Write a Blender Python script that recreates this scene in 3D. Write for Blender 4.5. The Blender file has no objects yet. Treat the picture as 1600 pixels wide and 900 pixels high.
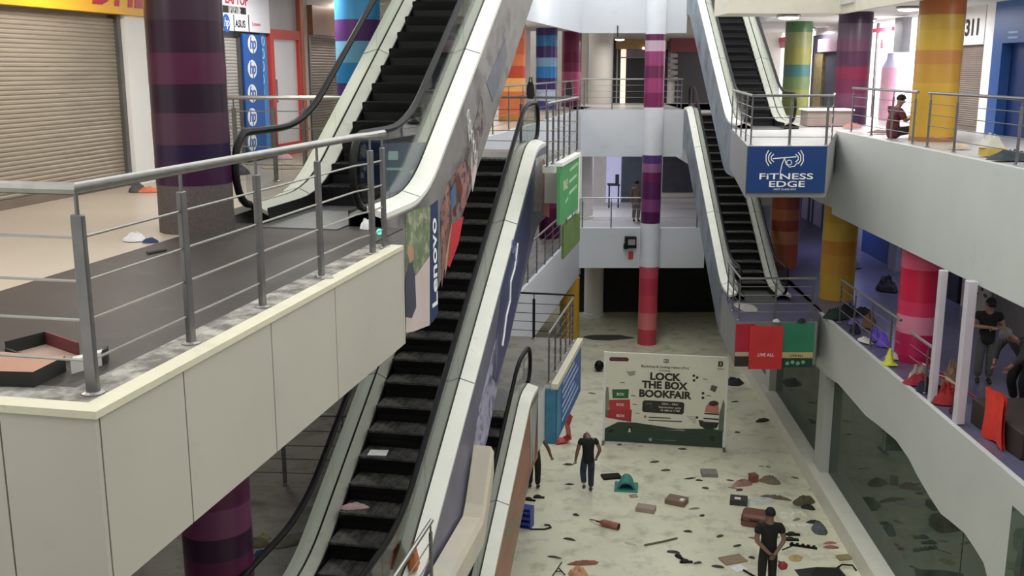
import bpy, bmesh, math, random
from mathutils import Matrix, Vector
random.seed(7)
PI = math.pi
SC = bpy.context.scene
COL = SC.collection

# ------------------------------------------------------------------ camera
F = 1600.0                                  # focal length in pixels of the 1600x900 frame
CZ = 10.55                                  # eye height: 1.55 m above the second gallery
PITCH = math.atan(344 / F)
cam = bpy.data.cameras.new('camera')
cam.sensor_width = 36.0
cam.lens = 36.0 * F / 1600.0
cam.clip_end = 300
camo = bpy.data.objects.new('camera', cam)
camo.location = (0, 0, CZ)
camo.rotation_euler = (PI / 2 - PITCH, 0, 0)
COL.objects.link(camo)
SC.camera = camo

# ------------------------------------------------------------------ sky over the open atrium well
W = bpy.data.worlds.new('overcast_sky')
SC.world = W
W.use_nodes = True
W.node_tree.nodes['Background'].inputs['Color'].default_value = (0.97, 1.0, 0.985, 1)
W.node_tree.nodes['Background'].inputs['Strength'].default_value = 2.0

vs = SC.view_settings
vs.view_transform = 'Standard'
vs.look = 'None'
vs.gamma = 1.0
vs.use_curve_mapping = False
vs.exposure = 0.0

# ------------------------------------------------------------------ coordinate helpers
cP, sP = math.cos(PITCH), math.sin(PITCH)
AL = math.radians(11.8)                     # heading of the left gallery and its escalators
AR = math.radians(1.05)                     # heading of the right gallery and its escalators
def L(u, v, z): return Vector((u * math.cos(AL) + v * math.sin(AL), -u * math.sin(AL) + v * math.cos(AL), z))
def R(u, v, z): return Vector((u * math.cos(AR) + v * math.sin(AR), -u * math.sin(AR) + v * math.cos(AR), z))
def I(x, y, z): return Vector((x, y, z))
def ray(px, py):
    a = (px - 800) / F; b = (450 - py) / F
    return Vector((a, cP + b * sP, -sP + b * cP))
def on_level(px, py, z):
    d = ray(px, py); t = (z - CZ) / d.z
    return Vector((t * d.x, t * d.y, z))
def at_depth(px, py, Y):
    d = ray(px, py); t = Y / d.y
    return Vector((t * d.x, Y, CZ + t * d.z))
def vz(px, py, u, A=AL):                    # (v, z) on the vertical plane u = const of a gallery frame
    n = Vector((math.cos(A), -math.sin(A), 0))
    d = ray(px, py); t = u / d.dot(n)
    p = d * t
    return p.x * math.sin(A) + p.y * math.cos(A), CZ + p.z
def zat(py, Y): return at_depth(800, py, Y).z

# ------------------------------------------------------------------ materials
def lin(c):
    r = []
    for k in c[:3]:
        k = k / 255.0
        r.append(k / 12.92 if k <= 0.04045 else ((k + 0.055) / 1.055) ** 2.4)
    return tuple(r)
MATS = {}
def mat(name, c, rough=0.6, metal=0.0, var=0.10, scale=3.0, bump=0.0, c2=None, thr=None, emit=0.0, spec=0.5, stretch=None):
    """principled material with a noise mottled colour; c2/thr add a second tone in patches (grime, dust)"""
    if name in MATS: return MATS[name]
    m = bpy.data.materials.new(name); m.use_nodes = True
    nt = m.node_tree; n = nt.nodes; b = n['Principled BSDF']
    b.inputs['Roughness'].default_value = rough
    b.inputs['Metallic'].default_value = metal
    b.inputs['Specular IOR Level'].default_value = spec
    base = lin(c)
    tc = n.new('ShaderNodeTexCoord'); src = tc.outputs['Object']
    if stretch:
        mp = n.new('ShaderNodeMapping'); mp.inputs['Scale'].default_value = stretch
        nt.links.new(src, mp.inputs['Vector']); src = mp.outputs['Vector']
    nz = n.new('ShaderNodeTexNoise'); nz.inputs['Scale'].default_value = scale; nz.inputs['Detail'].default_value = 5
    nt.links.new(src, nz.inputs['Vector'])
    rp = n.new('ShaderNodeValToRGB')
    rp.color_ramp.elements[0].position = 0.3; rp.color_ramp.elements[1].position = 0.7
    rp.color_ramp.elements[0].color = tuple(k * (1 - var) for k in base) + (1,)
    rp.color_ramp.elements[1].color = tuple(min(1, k * (1 + var)) for k in base) + (1,)
    nt.links.new(nz.outputs['Fac'], rp.inputs['Fac'])
    out = rp.outputs['Color']
    if c2:
        nz2 = n.new('ShaderNodeTexNoise'); nz2.inputs['Scale'].default_value = thr[2] if len(thr) > 2 else scale * 2.3
        nz2.inputs['Detail'].default_value = 8; nz2.inputs['Roughness'].default_value = 0.65
        nt.links.new(src, nz2.inputs['Vector'])
        r2 = n.new('ShaderNodeValToRGB')
        r2.color_ramp.elements[0].position = thr[0]; r2.color_ramp.elements[1].position = thr[1]
        r2.color_ramp.elements[0].color = (0, 0, 0, 1); r2.color_ramp.elements[1].color = (1, 1, 1, 1)
        nt.links.new(nz2.outputs['Fac'], r2.inputs['Fac'])
        mx = n.new('ShaderNodeMix'); mx.data_type = 'RGBA'
        nt.links.new(r2.outputs['Color'], mx.inputs[0]); nt.links.new(out, mx.inputs[6])
        mx.inputs[7].default_value = lin(c2) + (1,)
        out = mx.outputs[2]
    nt.links.new(out, b.inputs['Base Color'])
    if bump:
        bp = n.new('ShaderNodeBump'); bp.inputs['Strength'].default_value = bump; bp.inputs['Distance'].default_value = 0.02
        nt.links.new(nz.outputs['Fac'], bp.inputs['Height']); nt.links.new(bp.outputs['Normal'], b.inputs['Normal'])
    if emit:
        b.inputs['Emission Color'].default_value = base + (1,); b.inputs['Emission Strength'].default_value = emit
    MATS[name] = m
    return m
def flat(c, rough=0.55, var=0.05):
    return mat('paint_%d_%d_%d' % tuple(int(k) for k in c[:3]), c, rough=rough, var=var)
def glass(name, tint, fac=0.12, rough=0.02, veil=0.0, veil_tint=(150, 150, 145)):
    m = bpy.data.materials.new(name); m.use_nodes = True
    nt = m.node_tree; n = nt.nodes; n.remove(n['Principled BSDF'])
    tr = n.new('ShaderNodeBsdfTransparent'); tr.inputs['Color'].default_value = lin(tint) + (1,)
    gl = n.new('ShaderNodeBsdfGlossy'); gl.inputs['Roughness'].default_value = rough
    lw = n.new('ShaderNodeLayerWeight'); lw.inputs['Blend'].default_value = 0.5
    pw = n.new('ShaderNodeMath'); pw.operation = 'POWER'; pw.inputs[1].default_value = 4.0
    nt.links.new(lw.outputs['Facing'], pw.inputs[0])
    ad = n.new('ShaderNodeMath'); ad.operation = 'MULTIPLY_ADD'; ad.inputs[1].default_value = 0.4; ad.inputs[2].default_value = fac
    nt.links.new(pw.outputs[0], ad.inputs[0])
    mx = n.new('ShaderNodeMixShader'); nt.links.new(ad.outputs[0], mx.inputs[0])
    nt.links.new(tr.outputs[0], mx.inputs[1]); nt.links.new(gl.outputs[0], mx.inputs[2])
    res = mx.outputs[0]
    if veil:  # pale diffuse veil that lightens the glass
        df = n.new('ShaderNodeBsdfDiffuse'); df.inputs['Color'].default_value = lin(veil_tint) + (1,)
        tc = n.new('ShaderNodeTexCoord'); nz = n.new('ShaderNodeTexNoise'); nz.inputs['Scale'].default_value = 1.3; nz.inputs['Detail'].default_value = 6
        nt.links.new(tc.outputs['Object'], nz.inputs['Vector'])
        mu = n.new('ShaderNodeMath'); mu.operation = 'MULTIPLY'; mu.inputs[1].default_value = veil * 2
        nt.links.new(nz.outputs['Fac'], mu.inputs[0])
        m2 = n.new('ShaderNodeMixShader'); nt.links.new(mu.outputs[0], m2.inputs[0])
        nt.links.new(res, m2.inputs[1]); nt.links.new(df.outputs[0], m2.inputs[2]); res = m2.outputs[0]
    nt.links.new(res, n['Material Output'].inputs['Surface'])
    return m

# ------------------------------------------------------------------ mesh builder
class MB:
    def __init__(s): s.v = []; s.f = []; s.m = []
    def add(s, pts, faces, m=0):
        o = len(s.v); s.v += [Vector(p) for p in pts]
        for f in faces: s.f.append([o + k for k in f]); s.m.append(m)
        return s
    def box(s, x0, x1, y0, y1, z0, z1, T=I, m=0):
        p = [T(x, y, z) for z in (z0, z1) for x, y in ((x0, y0), (x1, y0), (x1, y1), (x0, y1))]
        return s.add(p, [(3, 2, 1, 0), (4, 5, 6, 7), (0, 1, 5, 4), (1, 2, 6, 5), (2, 3, 7, 6), (3, 0, 4, 7)], m)
    def bevbox(s, x0, x1, y0, y1, z0, z1, b, T=I, m=0):
        """box with chamfered top and vertical edges"""
        def ring(i, z): return [T(x, y, z) for x, y in ((x0 + i, y0), (x1 - i, y0), (x1, y0 + i), (x1, y1 - i), (x1 - i, y1), (x0 + i, y1), (x0, y1 - i), (x0, y0 + i))]
        rs = [ring(b, z0), ring(b, z1 - b)]
        a, c, d, e = x0 + b, x1 - b, y0 + b, y1 - b
        p = rs[0] + rs[1] + [T(a, d, z1), T(c, d, z1), T(c, e, z1), T(a, e, z1)]
        fs = [tuple(range(7, -1, -1))] + [(k, (k + 1) % 8, 8 + (k + 1) % 8, 8 + k) for k in range(8)]
        fs += [(8, 9, 17, 16), (9, 10, 17), (10, 11, 18, 17), (11, 12, 18), (12, 13, 19, 18), (13, 14, 19), (14, 15, 16, 19), (15, 8, 16), (16, 17, 18, 19)]
        return s.add(p, fs, m)
    def poly(s, pts, m=0): return s.add(pts, [tuple(range(len(pts)))], m)
    def prism(s, pts, vec, m=0, mtop=None):
        n = len(pts); vec = Vector(vec)
        p = [Vector(q) for q in pts] + [Vector(q) + vec for q in pts]
        s.add(p, [tuple(range(n - 1, -1, -1))] + [(k, (k + 1) % n, n + (k + 1) % n, n + k) for k in range(n)], m)
        o = len(s.v) - 2 * n
        s.f.append([o + n + k for k in range(n)]); s.m.append(m if mtop is None else mtop)
        return s
    def tube(s, path, r, n=8, m=0, closed=False, radii=None):
        path = [Vector(p) for p in path]; k = len(path); o = len(s.v)
        prev = None
        for i, p in enumerate(path):
            a = path[i - 1] if i or closed else path[0]
            b = path[(i + 1) % k] if i < k - 1 or closed else path[-1]
            t = (b - a).normalized() if (b - a).length > 1e-9 else Vector((0, 0, 1))
            if prev is None:
                prev = t.orthogonal().normalized()
            prev = (prev - t * prev.dot(t))
            prev = prev.normalized() if prev.length > 1e-6 else t.orthogonal().normalized()
            q = t.cross(prev); rr = radii[i] if radii else r
            s.v += [p + (prev * math.cos(2 * PI * j / n) + q * math.sin(2 * PI * j / n)) * rr for j in range(n)]
        for i in range(k if closed else k - 1):
            i2 = (i + 1) % k
            for j in range(n):
                s.f.append([o + i * n + j, o + i * n + (j + 1) % n, o + i2 * n + (j + 1) % n, o + i2 * n + j]); s.m.append(m)
        if not closed:
            s.f.append([o + j for j in range(n - 1, -1, -1)]); s.m.append(m)
            s.f.append([o + (k - 1) * n + j for j in range(n)]); s.m.append(m)
        return s
    def lathe(s, prof, c=(0, 0, 0), n=24, m=0, ms=None, caps=True):
        o = len(s.v); c = Vector(c)
        for r, z in prof: s.v += [c + Vector((r * math.cos(2 * PI * j / n), r * math.sin(2 * PI * j / n), z)) for j in range(n)]
        for i in range(len(prof) - 1):
            for j in range(n):
                s.f.append([o + i * n + j, o + i * n + (j + 1) % n, o + (i + 1) * n + (j + 1) % n, o + (i + 1) * n + j]); s.m.append(ms[i] if ms else m)
        if caps:
            s.f.append([o + j for j in range(n - 1, -1, -1)]); s.m.append(ms[0] if ms else m)
            k = len(prof) - 1
            s.f.append([o + k * n + j for j in range(n)]); s.m.append(ms[-1] if ms else m)
        return s
    def blob(s, c, rx, ry, rz, n=12, k=8, jit=0.0, m=0, rot=0.0, flat=0.0, rnd=None):
        """ellipsoid, optionally lumpy and with its underside flattened"""
        o = len(s.v); c = Vector(c); R_ = rnd or random
        ca, sa = math.cos(rot), math.sin(rot)
        for i in range(k + 1):
            th = PI * i / k
            for j in range(n):
                ph = 2 * PI * j / n; q = 1 + R_.uniform(-jit, jit)
                x, y, z = rx * q * math.sin(th) * math.cos(ph), ry * q * math.sin(th) * math.sin(ph), rz * q * math.cos(th)
                if flat and z < -rz * flat: z = -rz * flat
                s.v.append(c + Vector((x * ca - y * sa, x * sa + y * ca, z)))
        for i in range(k):
            for j in range(n):
                s.f.append([o + i * n + j, o + (i + 1) * n + j, o + (i + 1) * n + (j + 1) % n, o + i * n + (j + 1) % n]); s.m.append(m)
        return s
    def sweep(s, path, sec, T, m=0):
        """closed section (du, dz) carried along (v, z) path of a gallery frame"""
        o = len(s.v); n = len(sec)
        for v, z in path: s.v += [T(u, v, z + dz) for u, dz in sec]
        for i in range(len(path) - 1):
            for j in range(n):
                s.f.append([o + i * n + j, o + i * n + (j + 1) % n, o + (i + 1) * n + (j + 1) % n, o + (i + 1) * n + j]); s.m.append(m)
        s.f.append([o + j for j in range(n - 1, -1, -1)]); s.m.append(m)
        s.f.append([o + (len(path) - 1) * n + j for j in range(n)]); s.m.append(m)
        return s

ROOTM = {}
def obj(name, mb, ms, parent=None, smooth=False, cleanup=True):
    me = bpy.data.meshes.new(name)
    inv = ROOTM[parent.name].inverted() if parent is not None and parent.name in ROOTM else Matrix.Identity(4)
    me.from_pydata([inv @ p for p in mb.v], [], mb.f)
    for m in (ms if isinstance(ms, (list, tuple)) else [ms]): me.materials.append(m)
    me.polygons.foreach_set('material_index', mb.m)
    bm = bmesh.new(); bm.from_mesh(me)
    if cleanup: bmesh.ops.remove_doubles(bm, verts=bm.verts, dist=1e-5)
    bmesh.ops.recalc_face_normals(bm, faces=bm.faces)
    bm.to_mesh(me); bm.free()
    if smooth:
        me.polygons.foreach_set('use_smooth', [True] * len(me.polygons))
        try: me.set_sharp_from_angle(angle=math.radians(40))
        except Exception: pass
    me.update()
    o = bpy.data.objects.new(name, me); COL.objects.link(o)
    if parent is not None:
        o.parent = parent
        if parent.name in ROOTM: ROOTM[o.name] = ROOTM[parent.name]
    return o
def inst(name, me, parent, loc, rotz=0.0):
    """another object sharing a mesh, placed in its thing's own coordinates"""
    o = bpy.data.objects.new(name, me); COL.objects.link(o)
    o.parent = parent; o.location = loc; o.rotation_euler = (0, 0, rotz)
    return o
def tag(o, label, cat, group=None):
    o['label'] = label; o['category'] = cat
    if group: o['group'] = group
    return o
def thing(name, label, cat, loc=(0, 0, 0), rotz=0.0, group=None):
    o = bpy.data.objects.new(name, None); COL.objects.link(o)
    o.empty_display_size = 0.2
    o.location = loc; o.rotation_euler = (0, 0, rotz)
    ROOTM[o.name] = Matrix.Translation(Vector(loc)) @ Matrix.Rotation(rotz, 4, 'Z')
    return tag(o, label, cat, group)
def struct(name, mb, ms, parent=None, label=None, smooth=False):
    o = obj(name, mb, ms, parent, smooth)
    if parent is None: o['kind'] = 'structure'
    if label: o['label'] = label
    return o

# flat lettering laid on a plane: origin, x direction, up direction
def text(name, body, size, org, xd, up, m, parent=None, bold=0.0, align='CENTER', shear=0.0, depth=0.004, width=None, sx=1.0):
    cu = bpy.data.curves.new(name, 'FONT'); cu.body = body; cu.size = size; cu.align_x = align; cu.align_y = 'CENTER'
    cu.offset = bold * size; cu.extrude = depth / 2; cu.resolution_u = 3; cu.shear = shear
    t = bpy.data.objects.new(name, cu); COL.objects.link(t)
    bpy.context.view_layer.update()
    me = bpy.data.meshes.new_from_object(t.evaluated_get(bpy.context.evaluated_depsgraph_get()))
    bpy.data.objects.remove(t); bpy.data.curves.remove(cu)
    xd = Vector(xd).normalized(); up = Vector(up).normalized(); nd = xd.cross(up)
    k = sx
    if width:
        xs = [p.co.x for p in me.vertices]
        k = width / max(1e-6, max(xs) - min(xs))
    b = MB(); b.v = [Vector(org) + xd * (p.co.x * k) + up * p.co.y + nd * p.co.z for p in me.vertices]
    b.f = [list(p.vertices) for p in me.polygons]; b.m = [0] * len(b.f)
    bpy.data.meshes.remove(me)
    return obj(name, b, m, parent, cleanup=False)
def plate(name, org, xd, up, poly2, m, parent=None, th=0.004):
    """flat printed shape on a plane: 2-D outline in (x, up) metres, th proud of the plane"""
    xd = Vector(xd).normalized(); up = Vector(up).normalized(); nd = xd.cross(up); org = Vector(org)
    b = MB(); b.prism([org + xd * x + up * y for x, y in poly2], nd * th)
    return obj(name, b, m, parent)
def rect(x0, x1, y0, y1): return [(x0, y0), (x1, y0), (x1, y1), (x0, y1)]
def circ(cx, cy, r, n=20, ry=None): return [(cx + r * math.cos(2 * PI * k / n), cy + (ry or r) * math.sin(2 * PI * k / n)) for k in range(n)]

# ------------------------------------------------------------------ shared materials
M_white = mat('white_fascia_panel', (188, 182, 171), 0.45, var=0.03, scale=1.2, c2=(172, 166, 156), thr=(0.62, 0.85, 2.0))
M_grey = mat('pale_grey_plaster', (200, 202, 198), 0.6, var=0.04, scale=0.8, c2=(172, 174, 172), thr=(0.6, 0.9, 1.4))
M_bridge = mat('cool_white_bridge', (212, 215, 222), 0.6, var=0.03, scale=0.8, c2=(190, 192, 200), thr=(0.6, 0.9, 1.0))
M_wall = mat('off_white_wall', (240, 238, 235), 0.7, var=0.02)
M_coping = mat('cream_edge_trim', (214, 208, 184), 0.5, var=0.05, c2=(190, 183, 165), thr=(0.6, 0.75, 9))
M_ceil = mat('ceiling_board', (205, 203, 196), 0.7, var=0.03)
M_steel = mat('brushed_steel', (165, 163, 160), 0.32, metal=0.85, var=0.08, scale=12)
M_steeld = mat('dull_steel_post', (120, 118, 118), 0.4, metal=0.7, var=0.1, scale=8)
M_black = mat('black_rubber', (15, 14, 15), 0.5, var=0.15, spec=0.25)
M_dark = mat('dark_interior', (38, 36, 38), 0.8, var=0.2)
M_step = mat('dusty_grooved_step', (40, 38, 40), 0.6, var=0.2, scale=20, c2=(116, 112, 104), thr=(0.42, 0.74, 3.5))
M_stepc = mat('clean_black_step', (14, 13, 16), 0.75, var=0.2, scale=20, c2=(36, 34, 36), thr=(0.55, 0.8, 3.5), spec=0.2)
M_riser = mat('black_step_riser', (12, 11, 13), 0.5, metal=0.2, var=0.2)
M_deck = mat('cream_metal_deck', (232, 231, 220), 0.4, var=0.04, c2=(190, 187, 174), thr=(0.6, 0.8, 6))
M_deck2 = mat('grey_green_inner_deck', (168, 167, 154), 0.35, var=0.06, c2=(128, 126, 116), thr=(0.58, 0.8, 5))
M_clad = mat('grey_truss_cladding', (140, 142, 142), 0.5, var=0.08)
G_bal = glass('balustrade_glass', (243, 246, 244), 0.03)

# ================================================================== THE SETTING
M_ground = mat('stained_cream_terrazzo', (228, 224, 198), 0.42, var=0.10, scale=0.7, c2=(140, 140, 120), thr=(0.50, 0.84, 1.6), bump=0.05)
M_tile = mat('cream_gallery_tile', (176, 164, 150), 0.35, var=0.05, scale=1.0, c2=(154, 143, 131), thr=(0.6, 0.8, 2.0))
M_band = mat('grey_granite_band', (62, 56, 53), 0.5, var=0.10, scale=1.4, c2=(80, 74, 70), thr=(0.55, 0.8, 3.0), spec=0.3)
M_dust = mat('white_dusty_edge', (104, 98, 93), 0.8, var=0.12, scale=4, c2=(176, 171, 162), thr=(0.42, 0.62, 5.0))
M_dirty = mat('dirty_grey_floor', (134, 129, 120), 0.5, var=0.14, scale=1.4, c2=(92, 88, 80), thr=(0.48, 0.72, 2.6))
M_gfar = mat('grey_upper_tile', (188, 186, 184), 0.35, var=0.06, scale=1.0, c2=(140, 138, 138), thr=(0.55, 0.8, 2.5))
M_lilac = mat('lilac_floor_tile', (96, 94, 118), 0.3, var=0.10, scale=1.2, c2=(66, 62, 76), thr=(0.55, 0.8, 2.5))

b = MB(); b.prism([I(-18, -9, -0.3), I(22, -9, -0.3), I(22, 50, -0.3), I(-18, 50, -0.3)], (0, 0, 0.3))
struct('floor', b, M_ground, label='stained pale ground floor of the atrium')

def slab(name, pts, ztop, th, ms, label=None, mtop=None):
    b = MB(); b.prism([Vector((p[0], p[1], ztop - th)) for p in pts], (0, 0, th), 0, mtop)
    return struct(name, b, ms, label=label)
# second gallery, left side (the level the photographer stands on)
V0, VE, UE = 4.02, 8.58, -2.82
lf = slab('floor_left_upper', [L(-12, V0, 0), L(UE, V0, 0), L(UE, VE, 0), L(-3.3, VE, 0), L(-3.3, 9.6, 0), L(-4.95, 9.6, 0), L(-4.95, 12.5, 0), L(-5.2, 19.0, 0), L(-5.5, 19.6, 0), L(-5.5, 42, 0), L(-14, 42, 0), L(-12, 12, 0)], 9.0, 0.35, [M_clad, M_tile], 'left upper gallery slab with cream tiled floor', 1)
b = MB(); b.box(-5.0, UE - 0.28, V0 + 0.28, 9.58, 8.99, 9.004, L); obj('tile_band', b, M_band, lf)
b = MB(); b.box(UE - 0.28, UE, V0, VE, 8.99, 9.005, L); b.box(-12, UE - 0.28, V0, V0 + 0.28, 8.99, 9.005, L); obj('dusty_edge_band', b, M_dust, lf)
# fascia panels with open joints and a cream coping
def vedge(px, py):
    p = on_level(px, py, 9.0); return p.x * math.sin(AL) + p.y * math.cos(AL)
cuts = [V0, vedge(270, 570), vedge(412, 496), vedge(517, 442), VE]
for a, c in zip(cuts, cuts[1:]):
    b = MB(); b.box(UE, UE + 0.03, a + 0.006, c - 0.006, 8.1, 8.975, L); obj('fascia_panel', b, M_white, lf)
ucuts = [UE + 0.03, -3.30, -4.6, -5.9, -7.2, -8.5, -9.8, -12]
for a, c in zip(ucuts, ucuts[1:]):
    b = MB(); b.box(c + 0.006, a - 0.004, V0 - 0.03, V0, 8.1, 8.975, L); obj('fascia_panel', b, M_white, lf)
b = MB(); b.box(UE - 0.4, UE - 0.01, V0 + 0.01, VE - 0.02, 8.11, 8.66, L); b.box(-12, UE - 0.4, V0 + 0.01, V0 + 0.4, 8.11, 8.66, L); obj('fascia_backing', b, M_clad, lf)
b = MB(); b.box(UE - 0.07, UE + 0.045, V0 - 0.045, VE, 8.975, 9.012, L); b.box(-12, UE - 0.07, V0 - 0.045, V0 + 0.07, 8.975, 9.012, L)
struct('trim_1', b, M_coping, label='cream coping along the near slab edge')
b = MB(); b.box(-3.3, UE + 0.03, VE, VE + 0.04, 8.1, 9.0, L); obj('fascia_end', b, M_white, lf)

# B landing on the second gallery and its green-sign walkway
b = MB(); b.prism([L(-5.5, 17.75, 8.1), L(-3.28, 17.75, 8.1), L(-3.28, 18.6, 8.1), L(-2.72, 18.6, 8.1), L(-2.72, 19.6, 8.1), L(-5.5, 19.6, 8.1)], (0, 0, 0.9), 0, 1); b.box(-2.92, -2.72, 16.4, 18.6, 8.88, 9.0, L)
struct('floor_landing_upper', b, [M_grey, M_dirty], label='upper escalator landing with grey floor')
# far-left stretch fascias (second and first gallery) and third gallery
b = MB(); b.box(-5.5, -5.4, 19.6, 39.2, 7.3, 9.0, L); struct('wall_left_parapet_upper', b, M_bridge, label='white fascia of far left upper gallery')
lf1 = slab('floor_left_lower', [L(-12, 1, 0), L(-3.3, 1, 0), L(-3.3, 9.4, 0), L(-5.0, 11.2, 0), L(-5.3, 20, 0), L(-5.5, 20, 0), L(-5.5, 42, 0), L(-14, 42, 0), L(-12, 12, 0)], 4.5, 0.35, [M_clad, M_dirty], 'left lower gallery slab with dirty grey floor', 1)
b = MB(); b.prism([L(-5.5, 17.3, 3.4), L(-3.28, 17.3, 3.4), L(-3.28, 18.9, 3.4), L(-3.12, 18.9, 3.4), L(-3.12, 22.4, 3.4), L(-5.5, 22.4, 3.4)], (0, 0, 1.1), 0, 1)
struct('floor_landing_lower', b, [M_grey, M_dirty], label='lower escalator landing with dark grey floor')
b = MB(); b.box(-5.5, -5.4, 22.4, 39.0, 2.7, 4.5, L); struct('wall_left_parapet_lower', b, M_bridge, label='white fascia of far left lower gallery')
b = MB(); b.prism([L(-14, 3.0, 12.0), L(-5.2, 3.0, 12.0), L(-5.2, 17.6, 12.0), L(-3.2, 17.6, 12.0), L(-3.2, 21, 12.0), L(-5.5, 21, 12.0), L(-5.5, 42, 12.0), L(-14, 42, 12.0)], (0, 0, 1.5))
struct('ceiling_left', b, M_ceil, label='pale ceiling slab over the left gallery')
b = MB(); b.box(-5.5, -5.4, 21.0, 39.2, 11.8, 13.5, L); struct('wall_left_parapet_top', b, M_bridge, label='white fascia of far left top gallery')
# soffits and outer walls
b = MB(); b.box(-8.3, -8.0, 2, 30, 4.5, 8.6, L); struct('wall_left_lower_shops', b, mat('dark_plum_shopfronts', (58, 48, 54), 0.6, var=0.25, scale=1.2))
b = MB(); b.box(-14.3, -14.0, -2, 46, 0, 13.5, L); struct('wall_left', b, M_wall)
b = MB(); b.box(-16, 20, 49.4, 49.7, 0, 13.5); struct('wall_far', b, M_wall)
b = MB(); b.box(-16, 20, -9.0, -8.7, 0, 13.5); struct('wall_back', b, M_wall)
b = MB(); b.box(16.5, 16.8, -9, 50, 0, 13.5, R); struct('wall_right', b, M_wall)

# the gallery the photographer stands on, behind the frame, and a slab added above it to cut light from behind
b = MB(); b.box(-16, 20, -8.7, 0.4, 8.6, 9.0); struct('floor_near_gallery', b, M_gfar)
b = MB(); b.box(-16, 20, -8.7, 0.6, 12.0, 13.5); struct('ceiling_near_added_shade', b, M_ceil)  # unseen slab added to shade the faces turned to the camera
# far bridges
def bridge(n, z1, z0, x0, x1, ytop=46.8):
    b = MB(); b.box(x0, x1, 38.8, 39.1, z0, z1); b.box(x0 - 0.2, 9.2, 39.1, ytop, z1 - 0.35, z1 - 0.02, m=1)
    return struct('floor_far_bridge_' + n, b, [M_bridge, M_gfar], label='white fascia and floor of far bridge, ' + n + ' level')
bridge('top', 13.5, 11.8, 2.45, 6.42, 46.8)
bridge('upper', 9.02, 7.28, 2.45, 6.42)
bridge('lower', 4.55, 3.0, 2.45, 7.4)
b = MB(); b.box(-3, 12, 46.8, 47.1, 0, 13.5); struct('wall_far_inner', b, mat('warm_white_far_wall', (205, 200, 190), 0.7, var=0.05))
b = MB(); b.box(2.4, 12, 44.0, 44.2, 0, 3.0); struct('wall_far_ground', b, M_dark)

# right side galleries
U2, U1 = 7.70, 7.38
b = MB(); b.prism([R(U2, 6, 7.05), R(16.5, 6, 7.05), R(16.5, 46, 7.05), R(5.85, 46, 7.05), R(5.85, 36.6, 7.05), R(7.0, 36.6, 7.05), R(7.0, 30, 7.05), R(U2, 29, 7.05)], (0, 0, 1.95), 0, 1)
struct('floor_right_upper', b, [M_ceil, M_gfar], label='right upper gallery slab with pale floor')
b = MB(); b.box(U2 - 0.12, U2, 6, 25.75, 6.95, 9.02, R); struct('wall_right_parapet_upper', b, M_grey, label='tall pale grey fascia of right upper gallery')
b = MB(); b.prism([R(U1, 6, 4.1), R(16.5, 6, 4.1), R(16.5, 46, 4.1), R(7.0, 46, 4.1), R(7.0, 29.5, 4.1), R(U1, 29, 4.1)], (0, 0, 0.4), 0, 1)
struct('floor_right_lower', b, [M_ceil, M_lilac], label='right lower gallery slab with lilac tinted floor')
wav = [(1274, 572), (1292, 588), (1310, 600), (1353, 650), (1373, 665), (1400, 688), (1420, 717), (1433, 743), (1453, 777), (1470, 803), (1483, 813), (1507, 833), (1523, 857), (1537, 880), (1542, 900)]
wp = [vz(x, y, U1 - 0.1, AR) for x, y in wav]
top = [R(U1 - 0.1, wp[0][0], 4.52), R(U1 - 0.1, 6, 4.52), R(U1 - 0.1, 6, wp[-1][1] - 1.2), R(U1 - 0.1, wp[-1][0] - 1.5, wp[-1][1] - 1.0)]
b = MB(); b.prism(top + [R(U1 - 0.1, v, z) for v, z in reversed(wp)], R(0.1, 0, 0) - R(0, 0, 0))
struct('wall_right_parapet_lower', b, M_grey, label='pale fascia of right lower gallery with wavy lower edge')
# right landings of the escalators
b = MB(); b.prism([I(4.78, 20.95, 7.95), I(6.42, 20.95, 7.95), I(8.1, 25.8, 7.95), I(8.2, 29.2, 7.95), I(7.2, 29.2, 7.95), I(5.8, 27.4, 7.95)], (0, 0, 1.05), 0, 1)
struct('floor_landing_right_upper', b, [M_clad, M_gfar], label='right upper escalator landing')
b = MB(); b.prism([I(5.46, 24.25, 3.4), I(7.45, 24.25, 3.4), I(7.9, 25.4, 3.4), I(8.1, 29.2, 3.4), I(7.2, 29.2, 3.4), I(5.75, 27.4, 3.4)], (0, 0, 1.1), 0, 1)
struct('floor_landing_right_lower', b, [M_clad, M_lilac], label='right lower escalator landing')
# top gallery, right
b = MB(); b.prism([R(U2, 6, 12.05), R(16.5, 6, 12.05), R(16.5, 46, 12.05), R(7.5, 46, 12.05), R(7.5, 25, 12.05), R(U2, 25, 12.05)], (0, 0, 1.4))
struct('ceiling_right', b, M_ceil, label='ceiling slab over the right upper gallery')
b = MB(); b.box(U2 - 0.12, U2, 6, 26.6, 11.85, 13.5, R); b.prism([I(5.25, 25.8, 11.85), I(8.1, 25.8, 11.85), I(8.3, 27.5, 11.85), I(5.25, 27.5, 11.85)], (0, 0, 1.65))
struct('trim_2', b, mat('ivory_top_fascia', (214, 208, 192), 0.6, var=0.04), label='ivory fascia and landing of top right gallery')

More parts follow.
